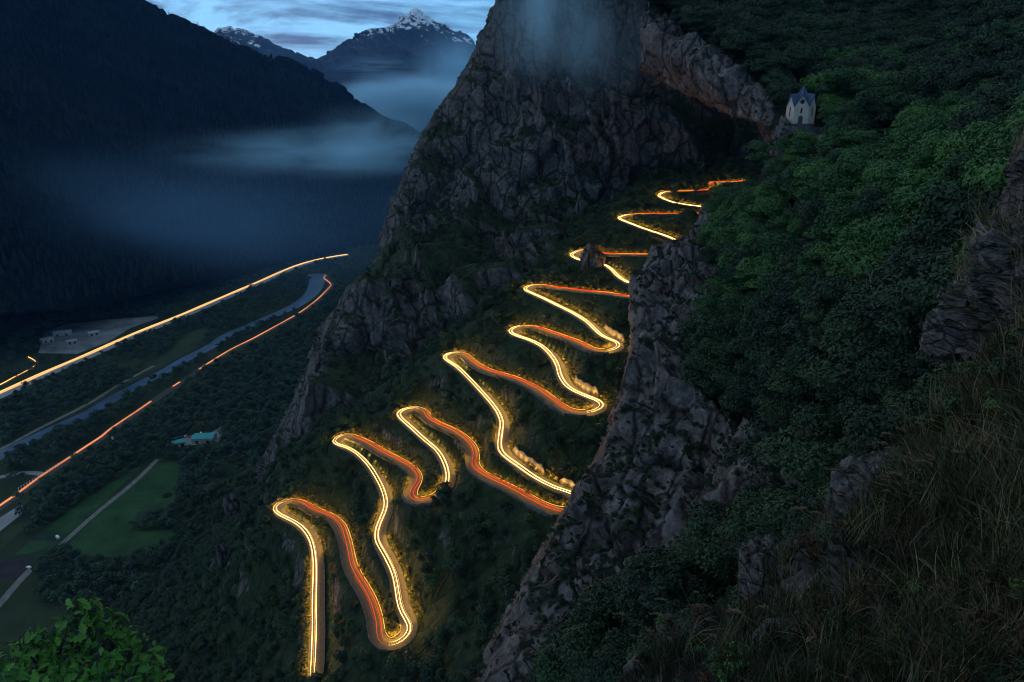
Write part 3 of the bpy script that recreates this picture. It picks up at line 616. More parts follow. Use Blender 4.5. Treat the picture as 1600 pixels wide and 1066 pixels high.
# what must stay clear: the parts of the lamp lines the photograph shows
vis = ~hid; VQ = LQ[vis]; VD = np.hypot(LP[vis, 0], LP[vis, 1])
occ = np.full((1080//3, 1620//3), 0.)
for (x, y), d in zip(VQ, VD):
    for a in (-1, 0, 1):
        for b in (-1, 0, 1):
            i, j = int(y/3)+a, int(x/3)+b
            if 0 <= i < occ.shape[0] and 0 <= j < occ.shape[1]: occ[i, j] = max(occ[i, j], d)
def clears(P, h, r, leave=.04):
    """keep a tree unless its crown would stand before a visible stretch of the road"""
    ok = np.ones(len(P), bool); d = np.hypot(P[:, 0], P[:, 1])
    for fz in (.15, .4, .65, .9, 1.05):
        for fx in (-1, -.5, 0, .5, 1):
            q = P.copy(); lat = np.stack([P[:, 1], -P[:, 0]], 1)/d[:, None]; q[:, :2] += lat*(fx*r*(1.1-.5*fz))[:, None]; q[:, 2] += h*fz
            x, y, _ = project(q); i = (y/3).astype(int); j = (x/3).astype(int); m = (i >= 0) & (i < occ.shape[0]) & (j >= 0) & (j < occ.shape[1])
            hit = np.zeros(len(P), bool); hit[m] = occ[i[m], j[m]] > d[m]+1.; ok &= ~hit
    return ok | (RNG.random(len(P)) < leave)
# --- the hillside of the bends
rng = np.random.default_rng(11)
n = 26000; P2_ = np.stack([rng.uniform(-415, 255, n), rng.uniform(88, 540, n)], 1)
z_, dd = hill(P2_); P3 = np.column_stack([P2_, z_])
sc = rng.uniform(.45, 1.15, n)*np.where(z_ < 60, 1.35, 1.)
f1, f2, cid = worley(P3/np.array([9., 9., 14.]), 5)
ok = (dd > 4.2+sc*1.6) & (z_ > .5) & ~((cid > .8) & (rng.random(n) < .8))
px, py, dp = project(P3); ok &= ~((inside(BARE[0], np.stack([px, py], 1)) | inside(BARE[1], np.stack([px, py], 1))) & (rng.random(n) < .7)); ok &= (px > -60) & (px < 1200) & (py < 1140)
# nothing hidden deep behind the near slope or the cliff
cd = np.exp(CI['f'](np.stack([px, py], 1))); ok &= (np.hypot(P3[:, 0], P3[:, 1]) < cd+8) | (px < 430) | (py > 720)
P3, sc = P3[ok], sc[ok]
# thin out crowding by cells
key = np.round(P3[:, :2]/2.9).astype(int); _, u = np.unique(key[:, 0]*100003+key[:, 1], return_index=True); P3, sc = P3[u], sc[u]
ok = clears(P3, 5.8*sc, 2.6*sc); P3, sc = P3[ok], sc[ok]
SLOPE_T = (P3, sc)
print('slope trees', len(P3))
# --- plants along the road edge, lit by the lamps
k = np.arange(len(RC)); VP = []
for rep in range(8):
    sgn = far_side*np.where(rng.random(len(RC)) < .8, 1, -1); o = RW+.5+rng.random(len(RC))**1.5*2.6
    V = RC+RS*(sgn*o)[:, None]; V[:, :2] += rng.normal(0, .3, (len(V), 2)); VP.append((V, sgn*far_side))
V = np.concatenate([a for a, b in VP]); sg = np.concatenate([b for a, b in VP])
dmin, kk = near_road(V); zz, _ = hill(V[:, :2]); V[:, 2] = zz
sc2 = np.where(sg > 0, rng.uniform(.3, 1.3, len(V))**1.2, rng.uniform(.25, .55, len(V)))
ok = (dmin > RW+.25) & (rng.random(len(V)) < .8); V, sc2 = V[ok], sc2[ok]
ok = clears(V, 1.2*sc2, .8*sc2, .12); V, sc2 = V[ok], sc2[ok]
tag(scatter('verge_plants', V-[0, 0, .1], sc2, L_shr, len(SHR), rng), 'golden lit weeds and bushes along the edges of the winding road', 'roadside plants', kind='stuff')
# --- near slope at the right and the ridge before the bends
def pick(I, n, cond):
    Q, P = I['Q'], I['P']; w = (I['D']**2)*I['ins']*(I['n'][:, 2] > -.2)*cond; w = w/w.sum(); i = rng.choice(len(P), n, p=w); j = I['D'][i, None]*(.0022 if I['D'].min() < 900 else .006); P = P[i]+rng.uniform(-1, 1, (n, 3))*[1, 1, 0]*j; return P, i
P, i = pick(NI, 20000, (NI['rock'] < .35)*1.+(NI['rock'] >= .35)*.0)
Q = NI['Q'][i]; D = NI['D'][i]
meadow = [[(1266,200),(1302,204),(1300,232),(1268,226)],[(1340,200),(1425,201),(1424,211),(1345,212)]]
chap = [[(1222,140),(1278,140),(1276,203),(1222,200)]]
ok = ~(inside(meadow[0], Q) | inside(meadow[1], Q) | inside(chap[0], Q))
front = (Q[:, 0] > 1205) & (Q[:, 0] < 1300) & (Q[:, 1] > 195) & (Q[:, 1] < 240)
sc = rng.uniform(.7, 2.1, len(P))*np.where(D > 250, 1.25, 1.)*np.where(D < 75, .62, 1.)*np.where(front, .35, 1)
sc = np.where(NI['rock'][i] > .3, sc*.4, sc)
key = np.round(P/np.array([5.2, 5.2, 8.])/np.where(D < 90, .75, 1)[:, None]).astype(int); _, u = np.unique(key[:, 0]*100003+key[:, 1]*1009+key[:, 2], return_index=True)
m = np.zeros(len(P), bool); m[u] = True; m &= ok & (D > 38)
P, sc, D, Q = P[m], sc[m], D[m], Q[m]; P[:, 2] -= .5
# crowns must not cover the chapel or the bare rocks that show
ok = clears(P, 6.8*sc, 3.4*sc, .0)
for hz, b in [(hz, b) for hz in (1., 2.5, 4., 5., 6.) for b in ([(1210,140),(1290,140),(1290,214),(1210,208)], [(1258,201),(1306,203),(1304,238),(1262,234)], [(1350,200),(1418,201),(1417,214),(1352,215)])]:
    px, py, _ = project(P+np.stack([0*sc, 0*sc, hz*sc], 1)); ok &= ~((inside(b, np.stack([px, py], 1)) | inside(b, np.stack([px, py+8], 1))) & (D < 275))
px, py, _ = project(P+np.stack([0*sc, 0*sc, 4.5*sc], 1)); pq = np.stack([px, py], 1)
for r_ in ROCKS: ok &= ~((inside(r_, pq) | inside(r_, pq+[0, 1]*(2.*sc/D*F)[:, None])) & (rng.random(len(P)) < .93))
P, sc, D, Q = P[ok], sc[ok], D[ok], Q[ok]
print('near slope trees', len(P))
onpic = (Q[:, 0] > 0) & (Q[:, 0] < 1600) & (Q[:, 1] > 0) & (Q[:, 1] < 1066)
rank = np.argsort(-(sc/D)*onpic); top = rank[:300]; rest = rank[300:]
bl = 1-np.clip(np.hypot((Q[:, 0]-1330)/330., (Q[:, 1]-350)/190.), 0, 2)+fbm(P/30., 3, 44)*.9+rng.normal(0, .25, len(P)); dark = bl < .15  # leaf tone paints a bright spot mid slope and shade around it
tag(scatter('broadleaf_wood', P[rest[~dark[rest]]], sc[rest[~dark[rest]]], L_near, len(NEAR), rng), 'lit tone green broadleaf wood covering the middle of the steep slope', 'wood', kind='stuff')
tag(scatter('dark_wood', P[rest[dark[rest]]], sc[rest[dark[rest]]], L_dark, len(NEAR), rng), 'green wood with shade put into its leaf colour on the upper slope around the chapel', 'wood', kind='stuff')
protos = {}
for q, j in enumerate(top):
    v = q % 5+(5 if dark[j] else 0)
    if v not in protos:
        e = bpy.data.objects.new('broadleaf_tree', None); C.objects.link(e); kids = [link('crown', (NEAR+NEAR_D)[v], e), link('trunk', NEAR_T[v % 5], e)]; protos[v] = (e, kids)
    else:
        e0, kids = protos[v]; e = e0.copy(); C.objects.link(e)
        for c in kids: x = c.copy(); C.objects.link(x); x.parent = e
    e.location = P[j]; s = sc[j]; e.scale = (s, s, s*random.uniform(.85, 1.2)); e.rotation_euler = (random.gauss(0, .08), random.gauss(0, .08), random.uniform(0, 6.28))
    tag(e, 'shade tone green broadleaf tree among the nearest trees of the steep wood' if dark[j] else 'lit tone green broadleaf tree among the nearest trees of the steep wood', 'tree', 'shade tone nearest trees of the steep wood' if dark[j] else 'lit tone green nearest trees of the steep wood')
# small plants in the cracks of the ridge
P, i = pick(NI, 800, (NI['rock'] > .25)*(NI['n'][:, 2] > .15)*np.clip(fbm(NI['P']/6., 3, 66)*3+.4, 0, 1)); sc = rng.uniform(.08, .32, len(P))
ok = clears(P, 5.5*sc, 2.5*sc, .0); P, sc = P[ok], sc[ok]
tag(scatter('crack_plants', P-[0, 0, .1], sc, L_dark, len(NEAR), rng), 'small dark plants rooted in the cracks of the rock ridge', 'plants', kind='stuff')
# trees that stand before the hidden stretches of the road
add = []
for x0, y0, x1, y1 in [(492,1012,478,1070),(492,790,534,815),(640,738,662,762),(679,742,702,780),(478,1040,496,1070)]:
    k = np.where((LQ[:, 0] > min(x0, x1)) & (LQ[:, 0] < max(x0, x1)) & (LQ[:, 1] > min(y0, y1)) & (LQ[:, 1] < max(y0, y1)))[0]
    for j in k[::2]:
        for tr in range(3):
            q = RC[j].copy(); h = math.hypot(q[0], q[1]); q[:2] *= (h-random.uniform(4.2, 8.5))/h; q[:2] += [random.uniform(-1, 1), random.uniform(-1, 1)]; z_, d_ = hill(q[None, :2])
            if d_[0] > 3.6: q[2] = z_[0]; add.append((q, random.uniform(.5, .95)))
print('screen trees', len(add))
P, sc = SLOPE_T
P = np.concatenate([P, np.array([a for a, b in add])]); sc = np.concatenate([sc, np.array([b for a, b in add])])
tag(scatter('hillside_wood', P-[0, 0, .4], sc, L_mid, len(MID), rng), 'dark scrubby wood growing between the lit bends of the road', 'wood', kind='stuff')
# --- ledges of the cliff
P, i = pick(CI, 2800, np.clip((CI['n'][:, 2]-.35)*2.2, 0, 1)+.9*(CI['rock'] < .35))
px, py, _ = project(P); sc = rng.uniform(.2, .75, len(P))*np.where(CI['rock'][i] < .4, 1.15, 1.)
ok = clears(P, 5.5*sc, 2.5*sc, .0) & (nearest_on(np.array(CL_POLY[:18], float), CI['Q'][i], False)[0] > 9); P, sc = P[ok], sc[ok]
tag(scatter('ledge_bushes', P-[0, 0, .3], sc, L_mid, len(MID), rng), 'dark bushes growing on the ledges of the high cliff', 'bushes', kind='stuff')
# --- far side of the valley
P, i = pick(MI, 30000, np.ones(len(MI['P']))); 
key = np.round(P[:, :2]/9.).astype(int); _, u = np.unique(key[:, 0]*100003+key[:, 1], return_index=True); P = P[u]
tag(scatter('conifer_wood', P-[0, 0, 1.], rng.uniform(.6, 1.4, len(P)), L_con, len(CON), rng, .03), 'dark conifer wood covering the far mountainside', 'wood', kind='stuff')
print('conifers', len(P))
# ------------------------------------------------------------------ valley floor
t = new('valley_soil'); c = t.coord(); n1 = t.noise(c, .012, 6, .6); n2 = t.noise(c, .15, 5, .6)
t.bsdf(t.mix(t.ramp(n2, [(.3, 0.), (.7, .6)]), t.ramp(n1, [(.35, (.014, .026, .012)), (.6, (.026, .044, .018)), (.75, (.045, .05, .026))]), (.03, .032, .018)), .95, n2, .4, .5, .1); M['valley'] = t.m
bx = np.array([-9000, -3000, -1400, -700, -200, 400, 1500, 9000.]); by = np.array([-300, 100, 400, 800, 1400, 2500, 5000, 12000.]); A, B = np.meshgrid(bx, by)
tag(link('ground', mesh_np('ground', np.stack([A.ravel(), B.ravel(), A.ravel()*0], 1), grid_faces(8, 8), M['valley'])), kind='structure')
def zline(pts, z=0., step=8.): q = np.array(pts, float); return even(spline(at_z(q[:, 0], q[:, 1], z), 10.), step)
def vribbon(name, pts, w, mat, z, kind='structure', offset=0.):
    P = zline(pts, 0.); P[:, 2] = z; P += side(P)*offset; ribbon(name, P, w, mat, kind); return P
M['field'] = plain('field_grass', (.024, .060, .022), .95, .35, .05, .1); M['field2'] = plain('dry_field', (.030, .044, .022), .95, .3, .04, .1); M['soil'] = plain('ploughed_soil', (.032, .028, .033), .95, .25, .1, .1)
M['gravel'] = plain('pale_gravel', (.17, .165, .17), .95, .5, .03, .1); M['river'] = plain('river_water', (.035, .075, .14), .28, .5, .03, .5, .3); M['motorway'] = plain('motorway_asphalt', (.22, .22, .235), .7, .2, .05, .3); M['path'] = plain('pale_path', (.16, .15, .14), .9, .25, .2, .1)
M['orange_trail'] = emit('motorway_light', (1., .50, .15), 1.9); M['rose_trail'] = emit('valley_road_light', (1., .33, .12), 1.25); M['gold_trail'] = emit('slip_road_light', (1., .50, .10), 2.2)
def sheet(name, poly, mat, z):
    q = np.array(poly, float); P = at_z(q[:, 0], q[:, 1], 0.); P[:, 2] = z; me = bpy.data.meshes.new(name); me.from_pydata([tuple(p) for p in P], [], [tuple(range(len(P)))]); me.materials.append(mat)
    tag(link(name, me), kind='structure')
FIELDS = [[(98,857),(237,724),(283,722),(272,790),(215,800),(205,830),(280,828),(290,838),(190,870),(150,872)], [(62,833),(140,775),(228,722),(92,850),(45,865),(20,868)], [(-20,945),(110,942),(100,980),(60,1012),(-30,1022)], [(-10,872),(50,872),(48,902),(-10,908)], [(190,604),(300,518),(330,505),(305,545),(215,592)], [(2,835),(50,800),(58,806),(0,860)]]
for q, (m_) in zip(FIELDS, ('field', 'field', 'field2', 'soil', 'field2', 'field2')): sheet('field', q, M[m_], .05)
sheet('soil_strip', [(42,841),(88,838),(92,843),(40,846)], M['soil'], .09)
YARD = [(60,552),(68,520),(100,508),(160,500),(245,494),(252,496),(205,512),(168,535),(120,553)]
sheet('gravel_yard', YARD, M['gravel'], .06)
sheet('gravel_patch', [(60,486),(83,483),(84,488),(68,493)], M['gravel'], .07)
sheet('parking_apron', [(-10,815),(38,785),(38,800),(-10,838)], M['motorway'], .06)
LOT = [(262,694),(300,680),(330,676),(348,664),(350,670),(342,690),(300,696)]
sheet('car_park', LOT, M['motorway'], .06)
MW = [(-60,641),(0,614.5),(70,583),(140,553),(210,522),(280,494),(350,464),(406,440),(455,418.5),(490,407.5),(520,401.5),(543,398)]
VR = [(-40,818),(0,791),(25,774),(63,746),(90,728),(133,699.5),(160,682),(173,671),(220,639),(250,618),(288,593),(326,568),(363,545.5),(400,527),(450,499.5),(475,484.5),(500,464.5),(514,450),(517,445),(510,438),(506,434.5),(509,430)]
SL = [(-40,619),(0,602),(21,590.5),(45.5,578),(56,570),(54,564),(44,558.5)]
RV = [(-60,741),(0,713),(31,696),(87,669),(140,645),(182,620),(231,594),(262,578),(294,559),(325,544),(357,523),(390,509),(437,489),(465,476),(488,457),(495,440),(494,428)]
mwP = vribbon('motorway', MW, 11., M['motorway'], .10, offset=5.); vrP = vribbon('valley_road', VR, 5.2, M['asphalt'], .12, offset=1.5); slP = vribbon('slip_road', SL, 4., M['asphalt'], .14)
rvP = vribbon('river', RV, np.interp(np.linspace(0, 1, len(zline(RV))), [0, .3, .6, .8, 1], [9, 9, 10, 14, 18]), M['river'], .16)
pt1 = vribbon('levee_path', [(-40,722),(0,703),(63,669),(138,631),(188,600),(240,572)], 2.6, M['path'], .13)
pt2 = vribbon('field_path', [(95,852),(130,820),(165,790),(200,762),(222,742),(240,724),(246,718)], 2.4, M['path'], .15)
pt3 = vribbon('farm_track', [(-20,962),(0,944),(22,917),(48,890)], 2.8, M['path'], .15)
pt4 = vribbon('side_road', [(-20,752),(15,742),(45,739),(66,741)], 3.6, M['motorway'], .11)
def vtrail(name, P, mat, r, label, offs, z=.8):
    e = empty(name, tuple(P[len(P)//2]), label, 'light trail', 0, 'light trails in the valley'); o = np.array(e.location)
    for f in offs:
        Q = P+side(P)*f-o; Q[:, 2] += z; MB().tube(Q, r*(1+.3*np.sin(np.arange(len(Q))*.4+f)), 5).build('lamp_line', mat, e)
vtrail('motorway_trail', zline(MW), M['orange_trail'], .20, 'long orange light trail along the motorway on the valley floor', (-4.2, -2.6, -.8, .8, 3.))
vtrail('slip_road_trail', zline(SL), M['gold_trail'], .4, 'hooked golden light trail on the slip road at the left edge', (0.,))
SEG = [(0, .275), (.315, .345), (.385, 1.)]
vP = zline(VR)
for (a, b), lab in zip(SEG, ('rose light trail on the valley road beside the white posts', 'very short rose light trail between two clumps of trees', 'long rose light trail on the valley road running beside the river')):
    n = len(vP); vtrail('road_trail', vP[int(a*n):max(int(a*n)+3, int(b*n))], M['rose_trail'], .17, lab, (-1.1, -.1, 1.0))
# trees of the valley floor
rng = np.random.default_rng(5)
n = 60000; d = np.exp(rng.uniform(math.log(330), math.log(2600), n)); px = rng.uniform(-80, 720, n); az = np.arctan2(px-800, F)
P = np.stack([np.sin(az)*d, np.cos(az)*d, 0*d], 1); px, py, _ = project(P); Q = np.stack([px, py], 1)
dens = .55+.9*fbm(P/90., 3, 9); keep = rng.random(n) < np.clip(dens, .08, 1)
dense = [[(250,640),(420,520),(510,470),(560,400),(640,380),(620,480),(430,700),(330,720),(200,700),(180,680)]]
keep |= inside(dense[0], Q) & (rng.random(n) < .9)
for f in FIELDS+[YARD, LOT]: keep &= ~(inside(f, Q) | inside(f, Q-[0, 6]) | inside(f, Q-[0, 13 if f is LOT else 8]))
for A, w in ((mwP, 17), (vrP, 11), (slP, 8), (rvP, 13), (pt1, 6), (pt2, 8), (pt3, 7), (pt4, 7), (zline(MW), 14), (vP, 12)):
    dd, k = near_road(P, A); q = A[k]; nearer = (P[:, 1] < q[:, 1])
    keep &= dd > np.where(nearer, w*(2.3 if w == 12 else 1.5), w)
keep &= (hgt(P[:, :2]) < 2) | (P[:, 1] > 520); keep &= rng.random(n) < np.where(d < 700, .5, .75)
P = P[keep]; key = np.round(P[:, :2]/7.).astype(int); _, u = np.unique(key[:, 0]*100003+key[:, 1], return_index=True); P = P[u]
tag(scatter('valley_wood', P-[0, 0, .8], rng.uniform(.45, 1.15, len(P)), L_val, len(VAL), rng), 'dark woods and hedges covering the valley floor around the roads', 'wood', kind='stuff')
print('valley trees', len(P))
# ------------------------------------------------------------------ chapel and other things
M['plaster'] = plain('pale_plaster', (.42, .35, .30), .85, .12, .6, .1); M['slate'] = plain('blue_slate', (.020, .045, .11), .5, .3, 1.2, .4, .3); M['dark_opening'] = plain('dark_opening', (.012, .011, .012), .6, .2, 1); M['door_wood'] = plain('door_wood', (.07, .04, .03), .7, .3, 2)
def ni_at(px, py, down=0.):
    k = ((NI['Q']-[px, py])**2).sum(1).argmin(); return NI['P'][k]-[0, 0, down]
cb = at_d(np.array([1248.5]), np.array([196.]), 262.)[0]
az = math.atan2(cb[0], cb[1])
ch = empty('chapel', tuple(cb), 'small pale six gabled chapel with steep blue slate roof on the hill', 'chapel', -az+math.radians(3))
R_, HC, HG, HA = 4.6, 6.3, 9.8, 12.7
cor = [(R_*math.cos(math.radians(240+60*i)), R_*math.sin(math.radians(240+60*i))) for i in range(6)]   # face 0 looks towards -y
m = MB()
for i in range(6):
    a, b = cor[i], cor[(i+1) % 6]; mid = ((a[0]+b[0])/2, (a[1]+b[1])/2)
    m.add([(a[0], a[1], 0), (b[0], b[1], 0), (b[0], b[1], HC), (mid[0], mid[1], HG), (a[0], a[1], HC)], None, [(0, 1, 2), (0, 2, 4), (4, 2, 3)])
m.build('wall', M['plaster'], ch)
m = MB()
for i in range(6):
    a, b = cor[i], cor[(i+1) % 6]; mid = ((a[0]+b[0])/2, (a[1]+b[1])/2); k = 1.09
    for p, sg in ((a, 1), (b, -1)):
        g = (mid[0]*k, mid[1]*k, HG+.12); c_ = (p[0]*1.05, p[1]*1.05, HC-.25); i_ = (mid[0]*.42, mid[1]*.42, HG+.55); n_ = (p[0]*.36, p[1]*.36, HG-.75); t_ = (0, 0, HA+.2)
        lo = [(x, y, z-.35) for x, y, z in (g, c_, n_, i_)]
        m.add([g, c_, n_, i_]+lo, [(0, 1, 2, 3), (7, 6, 5, 4), (0, 4, 5, 1), (0, 3, 7, 4)]); m.add([i_, n_, t_], None, [(0, 1, 2)])
rf = m.build('roof', M['slate'], ch)
MB().tube([(0, 0, HA-.3), (0, 0, HA+.9)], [.12, .04], 6).build('finial', M['slate'], rf)
pl = MB(); 
for i in range(6):
    a, b = cor[i], cor[(i+1) % 6]; k = 1.045; pl.add([(a[0]*k, a[1]*k, -1.5), (b[0]*k, b[1]*k, -1.5), (b[0]*k, b[1]*k, .55), (a[0]*k, a[1]*k, .55), (a[0], a[1], .6), (b[0], b[1], .6)], [(0, 1, 2, 3), (3, 2, 5, 4)])
pl.build('plinth', M['concrete'], ch)
ya = -R_*math.cos(math.radians(30))
def facing(prof, depth, name, mat, face=0, parent=ch, proud=.05):
    o = MB().prism(prof, ya-proud, ya-proud+depth).build(name, mat, parent); o.rotation_euler = (0, 0, math.radians(60*face)); return o
arch = lambda w, h0, h1: [(-w, h0), (w, h0)]+[(w*math.cos(t), h1+w*1.4*math.sin(t)) for t in np.linspace(0, math.pi, 7)]
dr = facing(arch(.72, .0, 2.2), .2, 'door', M['door_wood']); facing([(.38, 1.1), (.5, 1.1), (.5, 1.22), (.38, 1.22)], .1, 'handle', M['dark_opening'], 0, dr, .12)
facing([(x*.72, z*.72+7.5) for x, z in [(math.cos(t), math.sin(t)) for t in np.linspace(0, 2*math.pi, 13)[:-1]]], .14, 'round_window', M['dark_opening'])
facing(arch(.26, 3.9, 5.3), .14, 'niche', M['dark_opening'])
for f in (1, 5, 2, 4): facing(arch(.26, 2.9, 5.6), .14, 'lancet_window', M['dark_opening'], f)
# terrace wall before the chapel
tw = MB(); pts = [at_d(np.array([x]), np.array([y]), d)[0] for x, y, d in ((1214, 199, 258), (1226, 199.5, 254), (1246, 200, 252.5), (1268, 201, 254), (1284, 202.5, 257), (1304, 205, 262))]
pts = even(np.array(pts), 1.); pts[:, 2] = cb[2]+np.linspace(-.1, -.6, len(pts)); n = len(pts); rr = side(pts)*.45
V = np.concatenate([pts-rr, pts+rr, pts+rr-[0, 0, 2.2], pts-rr-[0, 0, 2.2]]); i = np.arange(n-1)
tw.add(V, np.concatenate([np.stack([q*n+i, q*n+i+1, ((q+1) % 4)*n+i+1, ((q+1) % 4)*n+i], 1) for q in range(4)]))
tag(tw.build('terrace_wall', M['concrete']), 'low grey stone terrace wall at the foot of the chapel', 'wall')
def ground_patch(name, poly, mat, lift=.35, step=2.):
    poly = np.array(poly, float); lo, hi = poly.min(0), poly.max(0); us = np.arange(lo[0], hi[0]+step, step); vs = np.arange(lo[1], hi[1]+step, step); U, V = np.meshgrid(us, vs); Q = np.stack([U.ravel(), V.ravel()], 1)
    D = np.exp(NI['f'](Q)); P = at_d(Q[:, 0], Q[:, 1], D); k = np.array([((NI['Q']-q)**2).sum(1).argmin() for q in Q]); P[:, 2] = np.maximum(P[:, 2], NI['P'][k, 2])+lift
    Fc = grid_faces(len(us), len(vs)); Fc = Fc[inside(poly, Q)[Fc].sum(1) > 2]; tag(link(name, mesh_np(name, P, Fc, mat)), kind='structure')
M['meadow'] = plain('dry_meadow', (.115, .085, .055), .95, .3, .4, .2)
ground_patch('meadow', [(1266,204),(1302,206),(1301,224),(1280,228),(1264,220)], M['meadow'])
ground_patch('clearing', [(1342,201),(1426,200),(1424,209),(1345,211)], M['field2'])
# crags that stand beside the bends
def crag(px, py, d, size, label, seed):
    import bmesh; b = bmesh.new(); bmesh.ops.create_icosphere(b, subdivisions=6, radius=1.); me = bpy.data.meshes.new('rock_crag'); b.to_mesh(me); b.free(); n = len(me.vertices); co = np.zeros(n*3, np.float32); me.vertices.foreach_get('co', co); V = co.reshape(-1, 3).astype(float)
    w = worley(V*np.array([1.7, 1.7, 1.0])+seed, seed); w2 = worley(V*np.array([4., 4., 2.5])+seed, seed+5); V *= (1+.22*ridged(V*1.1+seed, 4, seed)+.26*(w[2]-.5)+.10*(w2[2]-.5))[:, None]*np.array(size); me.vertices.foreach_set('co', V.astype(np.float32).ravel()); me.materials.append(M['near_ridge']); a = me.attributes.new('rock', 'FLOAT', 'POINT'); a.data.foreach_set('value', np.ones(n, np.float32))
    me.polygons.foreach_set('use_smooth', np.zeros(len(me.polygons), bool)); o = link('rock_crag', me); o.location = at_d(np.array([px], float), np.array([py], float), d)[0]; tag(o, label, 'crag', 'crags beside the bends')
crag(924, 421, 333, (6.3, 8., 12.), 'tall rounded grey crag hiding the road between two upper bends', 4)
crag(545, 672, 306, (5., 5., 6.5), 'rounded rock glowing amber behind the second left bend', 9)
crag(472, 772, 292, (4.5, 4., 4.5), 'low rock behind the lowest left bend', 15)
crag(700, 548, 326, (4., 4., 3.5), 'small rock behind the fourth left bend', 22)
crag(362, 790, 345, (3.6, 3., 6.), 'pale bare rock face breaking the dark lower wood', 31)
crag(347, 868, 312, (2., 2., 6.), 'narrow pale rock rib in the dark lower wood', 37)
# cross on the crag
cp = at_d(np.array([1013.]), np.array([18.]), 400.)[0]
m = MB(); m.box(-.16, .16, -.16, .16, -3.0, 5.6); m.box(-.9, -.161, -.12, .12, 4.0, 4.3); m.box(.161, .9, -.12, .12, 4.0, 4.3); o = m.build('summit_cross', M['dead']); o.location = cp; tag(o, 'thin pale cross standing on top of the slab crag', 'cross')
# dead trees in the wood
def dead_tree(px, py, h, label, seed):
    p = ni_at(px, py); p = p*.985+np.array([0, 0, CZ])*.015; r = random.Random(seed); e = empty('dead_tree', tuple(p), label, 'tree', r.random()*6, 'bleached dead trees in the wood'); tr = MB(); lm = MB()
    top = (r.uniform(-.1, .1)*h, 0, h*.55); tr.tube([(0, 0, -2), (0, 0, h*.25), top], [.022*h, .018*h, .012*h], 6); tr.build('trunk', M['dead'], e, True)
    def br(a, d, L, w, n):
        P = [a]; 
        for i in range(4):
            d = Vector(d)+Vector((r.uniform(-.3, .3), r.uniform(-.3, .3), r.uniform(-.1, .35))); d.normalize(); P.append(tuple(Vector(P[-1])+d*L/4))
        lm.tube(P, np.linspace(w, w*.3, 5), 4)
        if n: 
            for i in (2, 3, 4): br(P[i], (d.x+r.uniform(-.8, .8), d.y+r.uniform(-.8, .8), d.z+r.uniform(-.2, .5)), L*.55, w*.5, n-1)
    for i in range(7): a = i*.9; br(top if i % 2 else (0, 0, h*.28), (math.cos(a), math.sin(a), .55), h*.5, .011*h, 2)
    lm.build('limbs', M['dead'], e, True)
dead_tree(1385, 528, 8., 'spreading bleached dead tree in the wood near the outcrop', 3)
dead_tree(1345, 560, 6.5, 'low bleached dead tree leaning over the dark wood', 8)
dead_tree(1290, 590, 6., 'small bleached dead tree half sunk in dark foliage', 12)
# ---- valley floor things
M['teal'] = plain('teal_roof', (.03, .26, .25), .6, .15, .1, .3); M['shed_wall'] = plain('shed_wall', (.30, .30, .30), .8, .2, .2); M['white_roof'] = plain('white_roof', (.36, .40, .42), .6, .2, .1); M['tyre'] = plain('tyre', (.02, .02, .02), .8); M['glass'] = plain('car_glass', (.03, .04, .05), .15, .1, 1, .5); M['car_white'] = plain('white_paint', (.75, .76, .78), .3, .03, 1, .5); M['car_grey'] = plain('grey_paint', (.28, .29, .31), .3, .03, 1, .5); M['car_red'] = plain('red_paint', (.35, .05, .04), .3, .03, 1, .5); M['post'] = plain('white_post', (.70, .70, .68), .6, .1, 2)
def shed(px, py, px2, py2, w, h, roof, label, name='warehouse', group=None, doors=2):
    a = at_z(np.array([px], float), np.array([py], float))[0]; b = at_z(np.array([px2], float), np.array([py2], float))[0]; L = math.hypot(*(b-a)[:2]); rz = math.atan2(b[1]-a[1], b[0]-a[0])
    e = empty(name, tuple((a+b)/2), label, 'building', rz, group)
    m = MB(); prof = [(-w/2, -.3), (w/2, -.3), (w/2, h), (0, h+w*.10), (-w/2, h)]
    V0 = MB().prism(prof, -L/2, L/2); o = V0.build('wall', M['shed_wall'], e); o.rotation_euler = (0, 0, math.pi/2)
    m = MB(); m.prism([(-w/2-.5, h+.05), (0, h+w*.10+.06), (0, h+w*.10+.32), (-w/2-.5, h+.3)], -L/2-.4, L/2+.4); m.prism([(w/2+.5, h+.05), (w/2+.5, h+.3), (0, h+w*.10+.32), (0, h+w*.10+.06)], -L/2-.4, L/2+.4); o = m.build('roof', roof, e); o.rotation_euler = (0, 0, math.pi/2)
    for k in range(doors): x = -L/2+L*(k+.5)/doors; MB().box(x-1.5, x+1.5, -w/2-.12, -w/2+.1, 0, min(3.4, h-.6)).build('door', M['dark_opening'], e)
    return e
shed(303, 689.5, 336, 688, 14, 5.5, M['teal'], 'long teal roofed warehouse beside the valley car park')
shed(270, 698, 289, 694, 9, 4.5, M['teal'], 'smaller teal roofed building at the edge of the car park')
shed(84, 525, 112, 522, 13, 6, M['white_roof'], 'long white roofed works hall in the gravel yard', group='works halls in the gravel yard')
shed(138, 525, 154, 522, 10, 5, M['white_roof'], 'small white roofed works hall beside the motorway', group='works halls in the gravel yard')
shed(64, 536, 82, 532, 14, 5, M['shed_wall'], 'grey works hall in the lower corner of the gravel yard', group='works halls in the gravel yard')
shed(104, 538, 120, 535, 9, 4.5, M['shed_wall'], 'grey works hall between the white halls and the motorway', group='works halls in the gravel yard')
shed(402, 422, 411, 419.5, 8, 4, M['white_roof'], 'short pale shed nearest along the motorway edge', 'roadside_shed', 'pale sheds along the far motorway')
shed(422, 416, 432, 412.5, 8, 4, M['white_roof'], 'second pale shed along the far motorway edge', 'roadside_shed', 'pale sheds along the far motorway')
